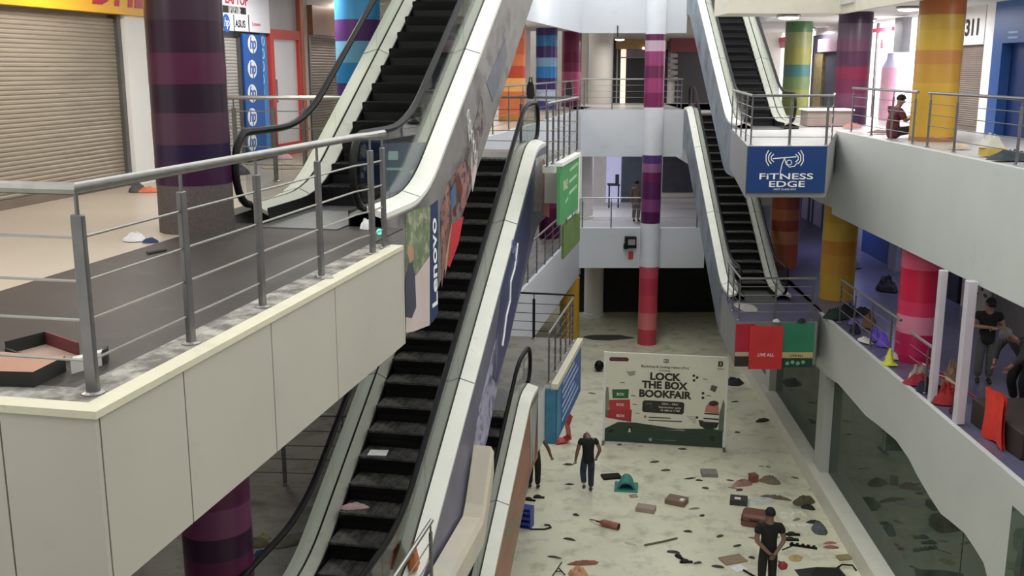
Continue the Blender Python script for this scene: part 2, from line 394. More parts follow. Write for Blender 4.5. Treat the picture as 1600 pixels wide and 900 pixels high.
# ground-floor shopfront on the right: plinth, posts, glazing
GP = [Vector((7.43, 20.26, 0)), Vector((7.98, 30.8, 0))]
gd = (GP[1] - GP[0]).normalized(); gn = Vector((gd.y, -gd.x, 0))
def G(u, v, z): return GP[0] + gd * v + gn * u + Vector((0, 0, z))
b = MB(); b.box(0, 0.5, -12, 17, 0, 0.45, G); struct('baseboard_right', b, mat('white_plinth', (232, 230, 216), 0.5, var=0.04), label='pale plinth under the ground floor glazing')
def gv(px, py):
    p = on_level(px, py, 0); return (p - GP[0]).dot(gd)
pv = [gv(1283, 770), gv(1201, 655), gv(1176, 608)]
def post_v(px):                             # where a post set back on the plinth shows at that column of the picture
    v = 0.0
    for k in range(400):
        q = G(0.4, v, 0); d = q.y * cP + CZ * sP
        if 800 + F * q.x / d < px: break
        v += 0.05
    return v
pv = [post_v(1287), post_v(1207), post_v(1207) + 4.4]
for v in pv:
    b = MB(); b.box(0.2, 0.66, v - 0.32, v + 0.32, 0, 4.1, G)
    tag(obj('glazing_post', b, M_grey), ['white square post standing beside the brown suitcase and rubbish', 'white square post behind the book fair board', 'farthest white square post of the ground floor glazing'][pv.index(v)], 'post', 'square posts of the ground floor glazing')
G_shop = glass('shopfront_glass', (150, 165, 158), 0.08, veil=0.24, veil_tint=(124, 142, 126))  # greenish veil mixed into the glass to lift the dark panes
wn = 1
edges = [-12, -4.2] + pv + [17]
for a, c in zip(edges, edges[1:]):
    b = MB(); b.box(0.42, 0.435, a + 0.33 if a in pv else a + 0.02, c - 0.33 if c in pv else c - 0.02, 0.45, 4.1, G); struct('window_%d' % wn, b, G_shop, label='shopfront glass pane lightened by a greenish veil'); wn += 1
b = MB(); b.box(5.5, 5.7, -12, 17, 0, 4.1, G); struct('wall_right_shop', b, mat('dim_shop_wall', (92, 94, 90), 0.8, var=0.15))

# ================================================================== ESCALATORS
K = 0.225 / 0.368
def rounded(pts, r=0.6, n=6):
    out = [pts[0]]
    for a, p, c in zip(pts, pts[1:], pts[2:]):
        a, p, c = Vector(a), Vector(p), Vector(c)
        d1 = (a - p); d2 = (c - p); rr = min(r, d1.length * 0.48, d2.length * 0.48)
        s, e = p + d1.normalized() * rr, p + d2.normalized() * rr
        for k in range(n + 1):
            t = k / n; q = s * (1 - t) ** 2 + p * 2 * t * (1 - t) + e * t * t; out.append((q.x, q.y))
    out.append(pts[-1]); return out
def escalator(label, T, A, uc, v0, z0, n=20, fl=1.15, ft=1.05, clad=(M_clad, M_clad), stepm=None, group='escalators of the atrium'):
    z1 = z0 + 0.225 * n; v1 = v0 + 0.368 * n
    base = T(uc, v0, z0)
    e = thing('escalator', label, 'escalator', base, -A, group)
    nos = lambda v: z0 + (v - v0) * K
    def line(ob, oi, ot, r=0.6):          # flat - incline - flat with given offsets
        va = v0 + (ob - oi) / K; vb = v0 + (z1 + ot - oi - z0) / K
        return rounded([(v0 - fl, z0 + ob), (va, z0 + ob), (vb, z1 + ot), (v1 + ft, z1 + ot)], r)
    sb = MB(); w = 0.41
    sb.box(-w, w, 0, 0.42, -0.02, 0.0, m=0)
    for k in range(9): sb.box(-w + k * 2 * w / 9 + 0.01, -w + (k + 1) * 2 * w / 9 - 0.012, 0.004, 0.40, 0.0, 0.008, m=0)
    sb.add([(-w, 0, -0.02), (w, 0, -0.02), (w, 0.03, -0.12), (-w, 0.03, -0.12), (w, 0.035, -0.235), (-w, 0.035, -0.235)], [(0, 1, 2, 3), (3, 2, 4, 5)], 1)
    s0 = obj('step', sb, [stepm or M_step, M_riser], e)
    s0.data.transform(ROOTM[e.name])      # the step mesh is written in the thing's own coordinates
    ROOTM.pop(s0.name, None)
    for k in range(1, n + 1):
        loc = (0, 0.368 * k - 0.2, 0.225 * k)
        if k == 1: s0.location = loc
        else: inst('step', s0.data, e, loc)
    cb = MB(); cb.box(uc - 0.42, uc + 0.42, v0 - fl - 0.3, v0 + 0.22, z0 - 0.02, z0 + 0.015, T); obj('comb_plate', cb, M_steeld, e)
    cb = MB(); cb.box(uc - 0.42, uc + 0.42, v1 + 0.1, v1 + ft + 0.2, z1 - 0.02, z1 + 0.012, T); obj('comb_plate', cb, M_steeld, e)
    bot = line(-1.25, -1.42, -1.2, 0.5)
    pan = MB(); pan.sweep(bot, [(uc - 0.8, 0), (uc + 0.8, 0), (uc + 0.8, 0.06), (uc - 0.8, 0.06)], T); obj('truss_underside', pan, M_clad, e)
    hid = line(-0.3, -0.4, -0.3)
    hp = MB(); hp.sweep(hid, [(uc - 0.43, 0), (uc + 0.43, 0), (uc + 0.43, 0.03), (uc - 0.43, 0.03)], T); obj('step_well', hp, M_riser, e)
    dk = line(0.14, -0.02, 0.2)
    for i, sd in enumerate((-1, 1)):
        x = lambda a: uc + sd * a
        m = MB(); m.sweep(dk, [(x(0.425), -0.35), (x(0.44), -0.35), (x(0.44), 0.02), (x(0.425), 0.02)], T); obj('skirt_panel', m, M_riser, e)
        m = MB(); m.sweep(dk, [(x(0.43), -0.02), (x(0.59), 0.06), (x(0.59), 0.02), (x(0.43), -0.06)], T); obj('inner_deck', m, M_deck2, e)
        m = MB(); m.sweep(dk, [(x(0.62), 0.06), (x(0.82), 0.0), (x(0.82), -0.07), (x(0.62), -0.0)], T); obj('outer_deck', m, M_deck, e)
        m = MB(); m.sweep(dk, [(x(0.585), 0.055), (x(0.625), 0.055), (x(0.625), 0.0), (x(0.585), 0.0)], T); obj('glazing_channel', m, M_black, e)
        for fr_ in (0.12, 0.42, 0.72):      # dark butt joints across the deck plates
            va = v0 - fl + (v1 + ft - v0 + fl) * fr_
            def dz_(v):
                for (a, za), (c_, zc) in zip(dk, dk[1:]):
                    if a <= v <= c_: return za + (zc - za) * (v - a) / max(1e-6, c_ - a)
                return dk[-1][1]
            m = MB(); m.sweep([(va, dz_(va)), (va + 0.014, dz_(va + 0.014))], [(x(0.62), 0.063), (x(0.82), 0.004), (x(0.82), -0.01), (x(0.62), 0.05)], T)
            m.sweep([(va, dz_(va)), (va + 0.014, dz_(va + 0.014))], [(x(0.43), -0.016), (x(0.585), 0.062), (x(0.585), 0.05), (x(0.43), -0.03)], T); obj('deck_joint', m, M_steeld, e)
        # side cladding between deck and truss underside
        d2 = [p for p in dk]; c = MB()
        c.prism([T(x(0.80), v, z - 0.05) for v, z in d2] + [T(x(0.80), v, z) for v, z in reversed(bot)], T(sd * 0.02, 0, 0) - T(0, 0, 0))
        obj('side_cladding', c, clad[i], e)
        # glass and handrail
        hr = line(0.92, 0.76, 0.92, 0.9)
        def h_at(v, P):
            for (a, za), (c_, zc) in zip(P, P[1:]):
                if a <= v <= c_: return za + (zc - za) * (v - a) / max(1e-6, c_ - a)
            return P[0][1] if v < P[0][0] else P[-1][1]
        gx = [v0 - fl - 0.1] + [v0 - fl + 0.75 + (v1 + ft + fl - v0 - 1.5) * k / 5 for k in range(6)] + [v1 + ft + 0.1]
        for a, c_ in zip(gx, gx[1:]):
            vs_ = [a + 0.006 + (c_ - a - 0.012) * k / 6 for k in range(7)]
            g = MB(); up = [(v, h_at(v, hr) - 0.02) for v in vs_]; lo = [(v, h_at(v, dk) + 0.03) for v in vs_]
            g.prism([T(x(0.60), v, z) for v, z in lo] + [T(x(0.60), v, z) for v, z in reversed(up)], T(sd * 0.012, 0, 0) - T(0, 0, 0))
            obj('glass_panel', g, G_bal, e)
        def newel(ve, zt, zb, s):
            r = (zt - zb) / 2; cz = (zt + zb) / 2
            return [(ve + s * r * 0.75 * math.sin(PI * k / 10), cz + r * math.cos(PI * k / 10)) for k in range(0, 11)]
        nb = newel(v0 - fl - 0.05, z0 + 0.92, z0 + 0.2, -1); ntp = newel(v1 + ft + 0.05, z1 + 0.92, z1 + 0.25, 1)
        path = list(reversed(nb)) + hr[1:-1] + ntp
        m = MB(); m.tube([T(x(0.606), v, z) for v, z in path], 0.038, 8); obj('handrail', m, M_black, e, smooth=True)
    return e
LAV = mat('lavender_ad_cladding', (106, 104, 122), 0.4, var=0.22, scale=2.2)
GRY = mat('grey_photo_print_cladding', (128, 124, 122), 0.4, var=0.25, scale=1.4, c2=(92, 84, 84), thr=(0.5, 0.62, 1.7))
RUST = mat('rust_photo_print_cladding', (150, 96, 80), 0.4, var=0.25, scale=1.5, c2=(118, 112, 90), thr=(0.5, 0.6, 1.3), stretch=(1, 0.5, 2))
BLUG = mat('blue_grey_photo_cladding', (112, 122, 134), 0.4, var=0.25, scale=1.2, c2=(82, 84, 92), thr=(0.5, 0.65, 1.4))
UC = -4.10
escA = escalator('black stepped escalator rising from the near left gallery past the striped purple column', L, AL, UC, 10.75, 9.0, clad=(M_clad, GRY), stepm=M_stepc)
escB = escalator('dirty middle left escalator with blue and lavender advert panels, climbing to the upper landing', L, AL, UC, 10.2, 4.5, clad=(M_clad, LAV), ft=1.25)
escC = escalator('lowest left escalator rising from the ground floor with rust coloured printed side', L, AL, UC, 9.7, 0.0, clad=(M_clad, RUST))
UD = 6.12
escD = escalator('lower right escalator beside the red and green panelled landing', R, AR, UD, 27.7, 4.5, clad=(BLUG, M_clad), fl=1.0)
escE = escalator('upper right escalator above the blue gym sign', R, AR, UD, 27.9, 9.0, clad=(BLUG, M_clad), fl=1.0, stepm=mat('navy_black_step', (20, 20, 32), 0.6, var=0.2, scale=20))

# ================================================================== COLUMNS
def column(label, x, y, r, bands, z0=None, extra=None, group='striped columns'):
    """bands: (z_bottom, z_top, colour) from the floor up"""
    prof = []; ms = []; idx = []
    cx = Vector((x, y, bands[0][0]))
    b = MB()
    for k, (a, c, colr) in enumerate(bands):
        o = 0.002 if k % 2 else 0.0
        b.lathe([(r + o, a - bands[0][0]), (r + o, c - bands[0][0])], cx, 32, m=len(ms))
        ms.append(colr if not isinstance(colr, tuple) else mat('column_%d_%d_%d' % colr, colr, 0.3, var=0.05, scale=2, spec=0.35))
    t = obj('column', b, ms, smooth=True, cleanup=False)
    return tag(t, label, 'column', group)
def bandsY(Y, ys, cols):
    z = [zat(y, Y) for y in ys]
    return [(z[k + 1], z[k], cols[k]) for k in range(len(cols))][::-1]
M_mesh = mat('brown_grey_mosaic', (84, 74, 72), 0.6, var=0.2, scale=40)
def fixb(bs, zb=None, zt=None):
    if zb is not None: bs[0] = (zb, bs[0][1], bs[0][2])
    if zt is not None: bs[-1] = (bs[-1][0], zt, bs[-1][2])
    return bs
c1 = L(-5.05, 8.98 + 0.12, 0)
column('thick purple and plum banded column with mosaic foot on the near left gallery', c1.x, c1.y, 0.355,
       fixb(bandsY(9.5, [0, 30, 82, 132, 178, 228, 255, 293, 370], [(58, 38, 52), (46, 18, 40), (78, 30, 58), (38, 18, 38), (70, 40, 60), (34, 18, 54), (54, 18, 52), M_mesh]), 9.0, 12.0))
column('purple banded column on the lower left gallery, under the near slab', c1.x, c1.y, 0.355,
       fixb(bandsY(9.6, [745, 800, 845, 880, 1000], [(80, 30, 62), (104, 54, 88), (50, 22, 50), (86, 28, 66)]), 4.5, 8.65))
column('blue and violet banded column behind the near left escalator', -2.42, 16.6, 0.36,
       fixb(bandsY(16.3, [-20, 30, 64, 98, 130, 240], [(70, 150, 205), (92, 52, 116), (120, 180, 215), (50, 140, 205), (80, 50, 120)]), 9.0, 12.0))
column('orange and amber banded column beside the upper landing', 0.0, 30.9, 0.40,
       fixb(bandsY(30.6, [0, 60, 85, 103, 122, 143, 180, 192], [(196, 104, 74), (188, 88, 50), (200, 110, 66), (176, 66, 40), (222, 160, 92), (204, 104, 60), (170, 120, 60)]), 9.0, 11.99))
column('blue, violet and white banded column on the far left upper gallery', 1.30, 39.4, 0.40,
       fixb(bandsY(39.0, [38, 55, 72, 90, 104, 122, 140, 158, 175], [(66, 50, 110), (52, 120, 180), (66, 44, 104), (130, 165, 205), (46, 120, 185), (60, 44, 100), (190, 200, 225), (70, 66, 130)]), 9.0, 11.99))
column('pink and maroon banded column left of the far bridge', 2.42, 42.6, 0.40,
       fixb(bandsY(42.2, [48, 62, 82, 98, 112, 140, 155, 172], [(120, 40, 70), (128, 50, 80), (120, 36, 70), (136, 50, 84), (190, 90, 125), (196, 84, 130), (120, 30, 80)]), 9.0, 11.99))
column('tall pink and purple banded column standing before the far bridges', 5.28, 38.75, 0.37,
       fixb(bandsY(38.4, [-60, 53, 63, 80, 103, 122, 145, 168, 243, 256, 270, 285, 312, 332, 350, 418, 436, 462, 490, 516, 541],
       [(226, 229, 236), (100, 40, 80), (200, 170, 190), (150, 66, 112), (112, 44, 82), (158, 66, 112), (128, 44, 92), (226, 229, 236),
        (88, 60, 120), (150, 100, 140), (110, 40, 90), (90, 40, 88), (128, 70, 120), (88, 30, 84), (226, 229, 236),
        (200, 80, 100), (190, 60, 84), (206, 70, 90), (216, 120, 124), (196, 70, 84)]), 0.0, 13.5))
column('green, olive and blue banded column by the upper right escalator', 9.55, 35.1, 0.44,
       fixb(bandsY(34.7, [34, 50, 75, 101, 120, 140, 185], [(62, 96, 58), (116, 122, 76), (124, 122, 62), (54, 96, 92), (92, 110, 70), (118, 122, 62)]), 9.0, 12.05))
column('purple and crimson banded column at the corner of the right upper gallery', 9.50, 29.2, 0.46,
       fixb(bandsY(28.8, [17, 36, 62, 80, 104, 124, 146, 168, 197], [(58, 40, 66), (92, 74, 90), (98, 62, 84), (78, 44, 68), (116, 38, 62), (100, 42, 66), (104, 60, 84), (68, 40, 68)]), 9.0, 12.05))
column('bright yellow and amber column on the right upper gallery', 9.12, 22.45, 0.47,
       fixb(bandsY(22.0, [-30, 22, 46, 78, 100, 130, 215, 226], [(176, 106, 58), (196, 160, 66), (204, 166, 66), (190, 132, 70), (196, 148, 66), (204, 160, 62), (160, 112, 76)]), 9.0, 12.05))
column('rust orange banded column behind the lower right escalator', 8.45, 31.4, 0.44,
       fixb(bandsY(31.0, [290, 308, 328, 345, 362, 382, 425], [(150, 70, 50), (168, 84, 60), (186, 110, 74), (160, 74, 50), (196, 130, 84), (180, 96, 60)]), 4.5, 7.04))
column('mustard yellow column where the right lower gallery meets the landing', 8.72, 26.9, 0.45,
       fixb(bandsY(26.5, [310, 350, 378, 400, 430, 495], [(196, 156, 60), (206, 170, 66), (196, 136, 54), (204, 150, 60), (200, 160, 60)]), 4.5, 7.04))
column('pink and red banded column on the right lower gallery above the clothes pile', 8.57, 20.95, 0.44,
       fixb(bandsY(20.5, [360, 395, 424, 475, 497, 525, 560, 600], [(214, 56, 92), (222, 96, 128), (210, 40, 74), (218, 60, 100), (226, 140, 165), (196, 40, 92), (180, 30, 80)]), 4.5, 7.04))
column('deep purple column on the far left lower gallery beside the slanting rail', 1.38, 36.9, 0.40, [(4.5, 5.6, (84, 24, 66)), (5.6, 6.6, (118, 44, 92)), (6.6, 8.64, (84, 24, 66))])
# plain columns
def plain(label, x, y, r, z0, z1, m=M_wall):
    b = MB(); b.lathe([(r + 0.03, 0), (r + 0.03, 0.12), (r, 0.14), (r, z1 - z0)], (x, y, z0), 28)
    return tag(obj('round_column', b, m, smooth=True), label, 'column')
p = on_level(968 - 48, 480, 0)
plain('white round column in the dark far end of the ground floor', 3.55, 44.6 - 1.2, 0.42, 0, 3.0)
plain('white round column behind the green advert on the lower far gallery', 2.9, 41.5, 0.4, 4.53, 8.65)
plain('yellow painted column under the lower left landing', 2.22, 38.5, 0.38, 0, 2.7, mat('yellow_ochre_column', (190, 150, 50), 0.4, var=0.08))

# ================================================================== RAILINGS
def along(pts, s):
    for a, c in zip(pts, pts[1:]):
        d = (c - a).length
        if s <= d + 1e-6: return a + (c - a) * (s / d), (c - a).normalized()
        s -= d
    return pts[-1], (pts[-1] - pts[-2]).normalized()
def railing(label, pts, posts, h=1.0, bars=(0.17, 0.37, 0.56, 0.77), rt=0.028, rb=0.008, pw=0.06, mt=M_steel, mp=M_steeld, mtop=None, group='steel railings', over=(0.0, 0.0)):
    """pts: base line; posts: distances along it (or a spacing)"""
    pts = [Vector(p) for p in pts]
    tot = sum((c - a).length for a, c in zip(pts, pts[1:]))
    if not isinstance(posts, (list, tuple)):
        n = max(1, round(tot / posts)); posts = [0.03 + (tot - 0.06) * k / n for k in range(n + 1)]
    t = thing('railing', label, 'railing', pts[0], 0, group)
    up = Vector((0, 0, h))
    d0 = (pts[0] - pts[1]).normalized() * over[0]; d1 = (pts[-1] - pts[-2]).normalized() * over[1]
    line = [pts[0] + d0] + pts[1:-1] + [pts[-1] + d1]
    b = MB(); b.tube([p + up for p in line], rt, 8); obj('top_rail', b, mtop or mt, t, smooth=True)
    for z in bars:
        b = MB(); b.tube([p + Vector((0, 0, z * h)) for p in line], rb, 6); obj('rail_rod', b, mt, t, smooth=True)
    for s in posts:
        p, d = along(pts, s); n = Vector((-d.y, d.x, 0))
        T = lambda x, y, z: p + d * x + n * y + Vector((0, 0, z))
        b = MB(); b.bevbox(-pw / 2, pw / 2, -0.016, 0.016, 0.008, h * 0.88, 0.006, T)
        b.tube([p + Vector((0, 0, h * 0.86)), p + up], 0.011, 6)
        po = obj('post', b, mp, t)
        b = MB(); b.lathe([(pw * 0.85, 0.0), (pw * 0.85, 0.012), (pw * 0.6, 0.02)], p, 12); obj('base_flange', b, M_steel, po)
    return t
def lv(px, py, z=9.0):
    p = on_level(px, py, z); return p.x * math.sin(AL) + p.y * math.cos(AL)
# near-left gallery rail: along the end, round the corner, along the atrium
vb = [lv(128, 615) , lv(284, 537), lv(398, 480), lv(487, 433), lv(578, 397)]
uR = -2.96; vc = vb[0]
pp = [L(-10.5, vc, 9.0), L(uR, vc, 9.0), L(uR, vb[4] - 0.25, 9.0), L(uR + 0.05, vb[4], 9.0), L(uR + 0.05, 8.5, 9.0)]
s0 = 10.5 + uR
railing('steel rail with dusty handrail turning the corner of the near left slab', pp,
        [s0 - 5.2, s0 - 2.6, s0] + [s0 + v - vc for v in vb[1:]] + [s0 + 8.46 - vc], pw=0.066, rt=0.03)
railing('steel rail before the red framed door and blue banner', [L(-6.95, 13.25, 9.0), L(-5.15, 13.35, 9.0)], [0.25, 0.82, 1.25], h=1.15, bars=(0.2, 0.42, 0.64, 0.84))
railing('thin rail round the upper landing above the green advert', [L(-2.80, 16.1, 9.0), L(-2.80, 19.5, 9.0), L(-5.4, 19.5, 9.0)], [0.05, 0.6, 1.15, 1.75, 2.4, 3.35, 4.5, 5.9], h=1.0, pw=0.05, rt=0.022)
railing('steel rail along the far left upper gallery', [L(-5.46, 20.2, 9.0), L(-5.46, 38.6, 9.0)], 1.9, h=1.1, pw=0.045, rt=0.025)
railing('steel rail on the far bridge before the dark doorway', [I(2.6, 38.95, 9.02), I(6.38, 38.95, 9.02), I(6.38, 41.0, 9.02)], [0.1, 1.15, 2.4, 3.74, 5.0], h=1.12, pw=0.045, rt=0.025, bars=(0.2, 0.4, 0.6, 0.8))
railing('steel rail on the lower far bridge above the emergency lamp', [I(2.6, 38.95, 4.55), I(7.3, 38.95, 4.55)], [0.1, 1.2, 3.0, 4.5], h=1.15, pw=0.045, rt=0.025, bars=(0.33, 0.62, 0.8))
railing('steel rail along the far left lower gallery', [L(-5.46, 22.6, 4.5), L(-5.46, 38.4, 4.5)], 1.5, h=1.1, pw=0.045, rt=0.03)
M_rdark = mat('blackened_steel', (44, 44, 46), 0.4, metal=0.6, var=0.15)
railing('dark rail closing the back of the lower left landing', [L(-5.4, 22.3, 4.5), L(-3.22, 22.3, 4.5)], [0.2, 1.25], h=1.05, mt=M_rdark, mp=M_rdark, pw=0.06, rt=0.024)
railing('bright topped rail on the side of the lower left landing', [L(-3.24, 19.0, 4.5), L(-3.24, 22.2, 4.5)], [0.05, 0.8, 1.5, 2.2, 2.8, 3.4], h=1.0, pw=0.055, rt=0.028)
railing('short rail beside the foot of the dirty middle escalator', [L(-3.12, 7.4, 4.5), L(-3.12, 10.45, 4.5)], [0.2, 1.6, 3.0], h=1.0, rt=0.026)
railing('shadowed rail on the lower left gallery beyond the purple column', [L(-7.4, 13.1, 4.5), L(-5.2, 13.4, 4.5)], [0.3, 1.2, 2.1], h=1.1, mt=M_steeld)
railing('bright rail round the landing over the blue gym sign', [I(5.55, 26.2, 9.0), I(4.88, 21.08, 9.0), I(6.5, 21.08, 9.0), I(7.0, 22.6, 9.0)], [0.1, 1.5, 2.8, 4.0, 5.15, 5.95, 6.7, 8.2], h=1.0, pw=0.05, rt=0.028)
railing('bright rail round the red and green panelled landing', [I(5.68, 26.4, 4.5), I(5.56, 24.38, 4.5), I(7.4, 24.38, 4.5)], [0.1, 1.0, 2.0, 2.9, 3.8], h=1.05, pw=0.05, rt=0.03, bars=(0.2, 0.4, 0.6, 0.8))
def rv(px, py, z): 
    p = on_level(px, py, z); return p.x * math.sin(AR) + p.y * math.cos(AR)
railing('steel rail beside the person sitting on the right upper gallery', [R(U2 + 0.12, 25.5, 9.02), R(U2 + 0.12, 21.2, 9.02)], [0.1, 1.6, 2.9, 4.2], h=1.05, pw=0.05, rt=0.03, bars=(0.2, 0.4, 0.6, 0.8), mt=M_steeld)
railing('steel rail before the blue shopfront on the right', [R(U2 + 0.12, 20.6, 9.02), R(U2 + 0.12, 10, 9.02)], [0.1, 1.4, 3.9, 6.3, 8.8], h=1.05, pw=0.06, rt=0.03, bars=(0.2, 0.4, 0.6, 0.8), mt=M_steeld)
railing('steel rail between the mustard column and the pink column', [R(U1 + 0.1, 24.3, 4.52), R(U1 + 0.1, 20.2, 4.52)], [0.1, 1.2, 2.4, 3.6], h=1.05, pw=0.055, rt=0.03, bars=(0.3, 0.55, 0.8))
railing('broken rail end among the clothes at the pink column', [R(U1 + 0.1, 19.6, 4.52), R(U1 + 0.1, 18.5, 4.52)], [0.9], h=0.95, pw=0.05, rt=0.03, bars=(0.5, 0.75))

# pale kinked beam beside the foot of the middle escalator
b = MB(); pth = [(8.0, 4.62), (12.3, 4.66), (12.45, 4.78), (12.95, 5.42)]
b.sweep(pth, [(-3.24, 0.05), (-3.0, 0.05), (-2.96, -0.03), (-2.96, -0.34), (-3.24, -0.34)], L)
tag(obj('ledge_beam', b, mat('pinkish_cream_plaster', (206, 196, 178), 0.6, var=0.06, c2=(196, 194, 184), thr=(0.5, 0.7, 1.2))), 'pale kinked plaster beam between the two lower left escalators', 'beam')
b = MB(); b.box(-3.24, -2.98, 8.0, 9.4, 4.1, 4.5, L); struct('trim_3', b, M_grey)

# ================================================================== LAMPS (ceiling lights of the galleries, some seen, others added to brighten them)
M_lens = mat('lit_lamp_lens', (255, 250, 240), 0.4, emit=6.0, var=0.0)
def ceiling_lamp(label, p, w, power, color=(1, 0.95, 0.88), size=1.2, group='round ceiling lights'):
    t = thing('ceiling_lamp', label, 'ceiling lamp', p, 0, group)
    b = MB(); b.lathe([(w * 0.9, 0.0), (w, -0.02), (w, -0.06), (w * 0.86, -0.075)], p, 24); obj('lamp_rim', b, M_steel, t, smooth=True)
    b = MB(); b.lathe([(w * 0.85, -0.074), (w * 0.8, -0.1), (w * 0.4, -0.12)], p, 24); obj('lamp_lens', b, M_lens, t, smooth=True)
    la = bpy.data.lights.new('lamp_light', 'AREA'); la.shape = 'DISK'; la.size = size; la.energy = power; la.color = color
    lo = bpy.data.objects.new('lamp_light', la); COL.objects.link(lo); lo.parent = t; lo.location = (0, 0, -0.14)
    return t
WARM = (1.0, 0.965, 0.91)
for k, (u, v) in enumerate(((-6.3, 6.2), (-6.6, 10.6), (-6.6, 15.5), (-7.5, 21), (-7.5, 27), (-7.5, 34))):  # added lamps, not seen there, to brighten the left gallery
    ceiling_lamp(('nearest', 'second', 'third', 'fourth', 'fifth', 'farthest')[k] + ' added round ceiling light over the left upper gallery', L(u, v, 12.0), 0.22, (62, 62, 55, 60, 60, 60)[k], WARM, 1.0, 'added left gallery ceiling lights')
WHT = (1.0, 0.98, 1.0)
ceiling_lamp('bright round light under the top right landing beside the escalator', Vector((6.9, 26.4, 11.85)), 0.3, 90, WHT)
for k, (u, v, e) in enumerate(((9.4, 26.6, 110), (10.4, 33.0, 150), (10.2, 19.5, 70), (10.4, 40, 110), (10.0, 13.0, 60))):
    ceiling_lamp(('bright round ceiling light above the yellow column', 'bright ceiling light deep in the right upper gallery')[min(k, 1)] if k < 2 else ('second nearest', 'farthest', 'nearest')[k - 2] + ' round ceiling light over the right upper gallery', R(u, v, 12.05), 0.3, e, WHT, 1.0, 'right gallery ceiling lights')
# beam added above the frame; its two floodlights brighten the far bridges and ground
t = thing('added_light_beam', 'added unseen beam with floodlights over the atrium, brightening the far bridges', 'added light beam', (4.0, 30.0, 14.4), 0)
b = MB(); b.box(-3.5, 12.0, 29.9, 30.1, 14.4, 14.65); obj('beam', b, M_steeld, t)
for sx in (-3.3, 11.8):
    b = MB(); b.box(sx - 0.12, sx + 0.12, 29.88, 30.12, 13.5, 14.4); obj('bracket', b, M_steeld, t)
for fx_ in (2.2, 6.4):
    c = Vector((fx_, 30.0, 14.2)); b = MB(); b.box(fx_ - 0.3, fx_ + 0.3, 29.85, 30.05, 14.0, 14.4); fl_ = obj('added_floodlight', b, M_black, t)
    la = bpy.data.lights.new('lamp_light', 'AREA'); la.shape = 'RECTANGLE'; la.size = 0.55; la.size_y = 0.35; la.energy = 110; la.color = (0.95, 0.97, 1.0)
    lo = bpy.data.objects.new('lamp_light', la); COL.objects.link(lo); lo.parent = t
    lo.location = c + Vector((0, 0.1, 0)) - Vector((4.0, 30.0, 14.4)); lo.rotation_euler = (math.radians(24), 0, 0)
BLU = (0.60, 0.62, 1.0)
for k, (u, v, e) in enumerate(((10.5, 34, 40), (10.5, 28, 26), (10.2, 22, 12), (10, 17, 16))):
    ceiling_lamp(('farthest', 'third', 'second', 'nearest')[k] + ' cool bluish ceiling light over the right lower gallery', R(u, v, 7.04), 0.25, e, BLU if k < 2 else (0.9, 0.9, 1.0), 0.8, 'right lower gallery ceiling lights')
for k, (x, y, z, e, c) in enumerate(((4.2, 42.5, 8.6, 110, (0.85, 0.85, 1.0)), (0.6, 42, 8.6, 80, (0.9, 0.9, 1)), (4.4, 43, 11.75, 60, WARM))):  # added lamps brighten the space behind the far bridges
    ceiling_lamp(('added ceiling light behind the lower far bridge', 'added ceiling light left of the lower far bridge', 'added ceiling light behind the upper far bridge')[k], (x, y, z), 0.22, e, c, 0.8, 'added far bridge ceiling lights')
b = L(-7.2, 9.0, 8.64); ceiling_lamp('nearer dim added ceiling light over the lower left gallery', b, 0.2, 34, WARM, 0.8, 'added left lower gallery ceiling lights')  # this lamp and the next are added to lift the dark lower gallery
b = L(-7.5, 15.0, 8.64); ceiling_lamp('farther dim added ceiling light over the lower left gallery', b, 0.2, 30, WARM, 0.8, 'added left lower gallery ceiling lights')

# ================================================================== SHOPFRONTS, SIGNS AND PRINTS
UPZ = Vector((0, 0, 1))
LX = L(0, 1, 0) - L(0, 0, 0)               # along the left gallery, away from the camera
RX = R(0, -1, 0) - R(0, 0, 0)              # along a right-hand front, towards the camera (reads left to right)
US = -7.9
def sv(px, py=200, u=US): return vz(px, py, u)[0]
def sz(py, px, u=US): return vz(px, py, u)[1]
SHUT = mat('galvanised_shutter', (158, 147, 132), 0.5, metal=0.25, var=0.10, scale=2.0, c2=(120, 108, 95), thr=(0.6, 0.8, 3), stretch=(0.6, 0.6, 6))
SHUT2 = mat('brown_grey_shutter', (124, 112, 102), 0.5, metal=0.25, var=0.10, scale=2.0)
def shutter(label, u, v0, v1, z0, z1, m, T=L, sgn=1, pitch=0.052):
    t = thing('roller_shutter', label, 'shutter', T(u, (v0 + v1) / 2, z0), 0, 'roller shutters')
    b = MB(); n = int((z1 - z0 - 0.1) / pitch); pts = []
    for k in range(n):
        z = z0 + 0.1 + k * pitch
        pts += [(0.0, z), (0.010, z + pitch * 0.3), (0.010, z + pitch * 0.7), (0.0, z + pitch * 0.96)]
    for (d0, a), (d1, c) in zip(pts, pts[1:]):
        b.add([T(u + sgn * d0, v0, a), T(u + sgn * d0, v1, a), T(u + sgn * d1, v1, c), T(u + sgn * d1, v0, c)], [(0, 1, 2, 3)])
    obj('slat_curtain', b, m, t)
    b = MB(); b.box(u - 0.02 if sgn > 0 else u - 0.05, u + 0.05 if sgn > 0 else u + 0.02, v0, v1, z0, z0 + 0.1, T); obj('bottom_bar', b, SHUT2, t)
    for v in (v0, v1):
        b = MB(); b.box(u - 0.05, u + 0.06, v - 0.04, v + 0.04, z0, z1, T); obj('guide_rail', b, M_steeld, t)
    return t
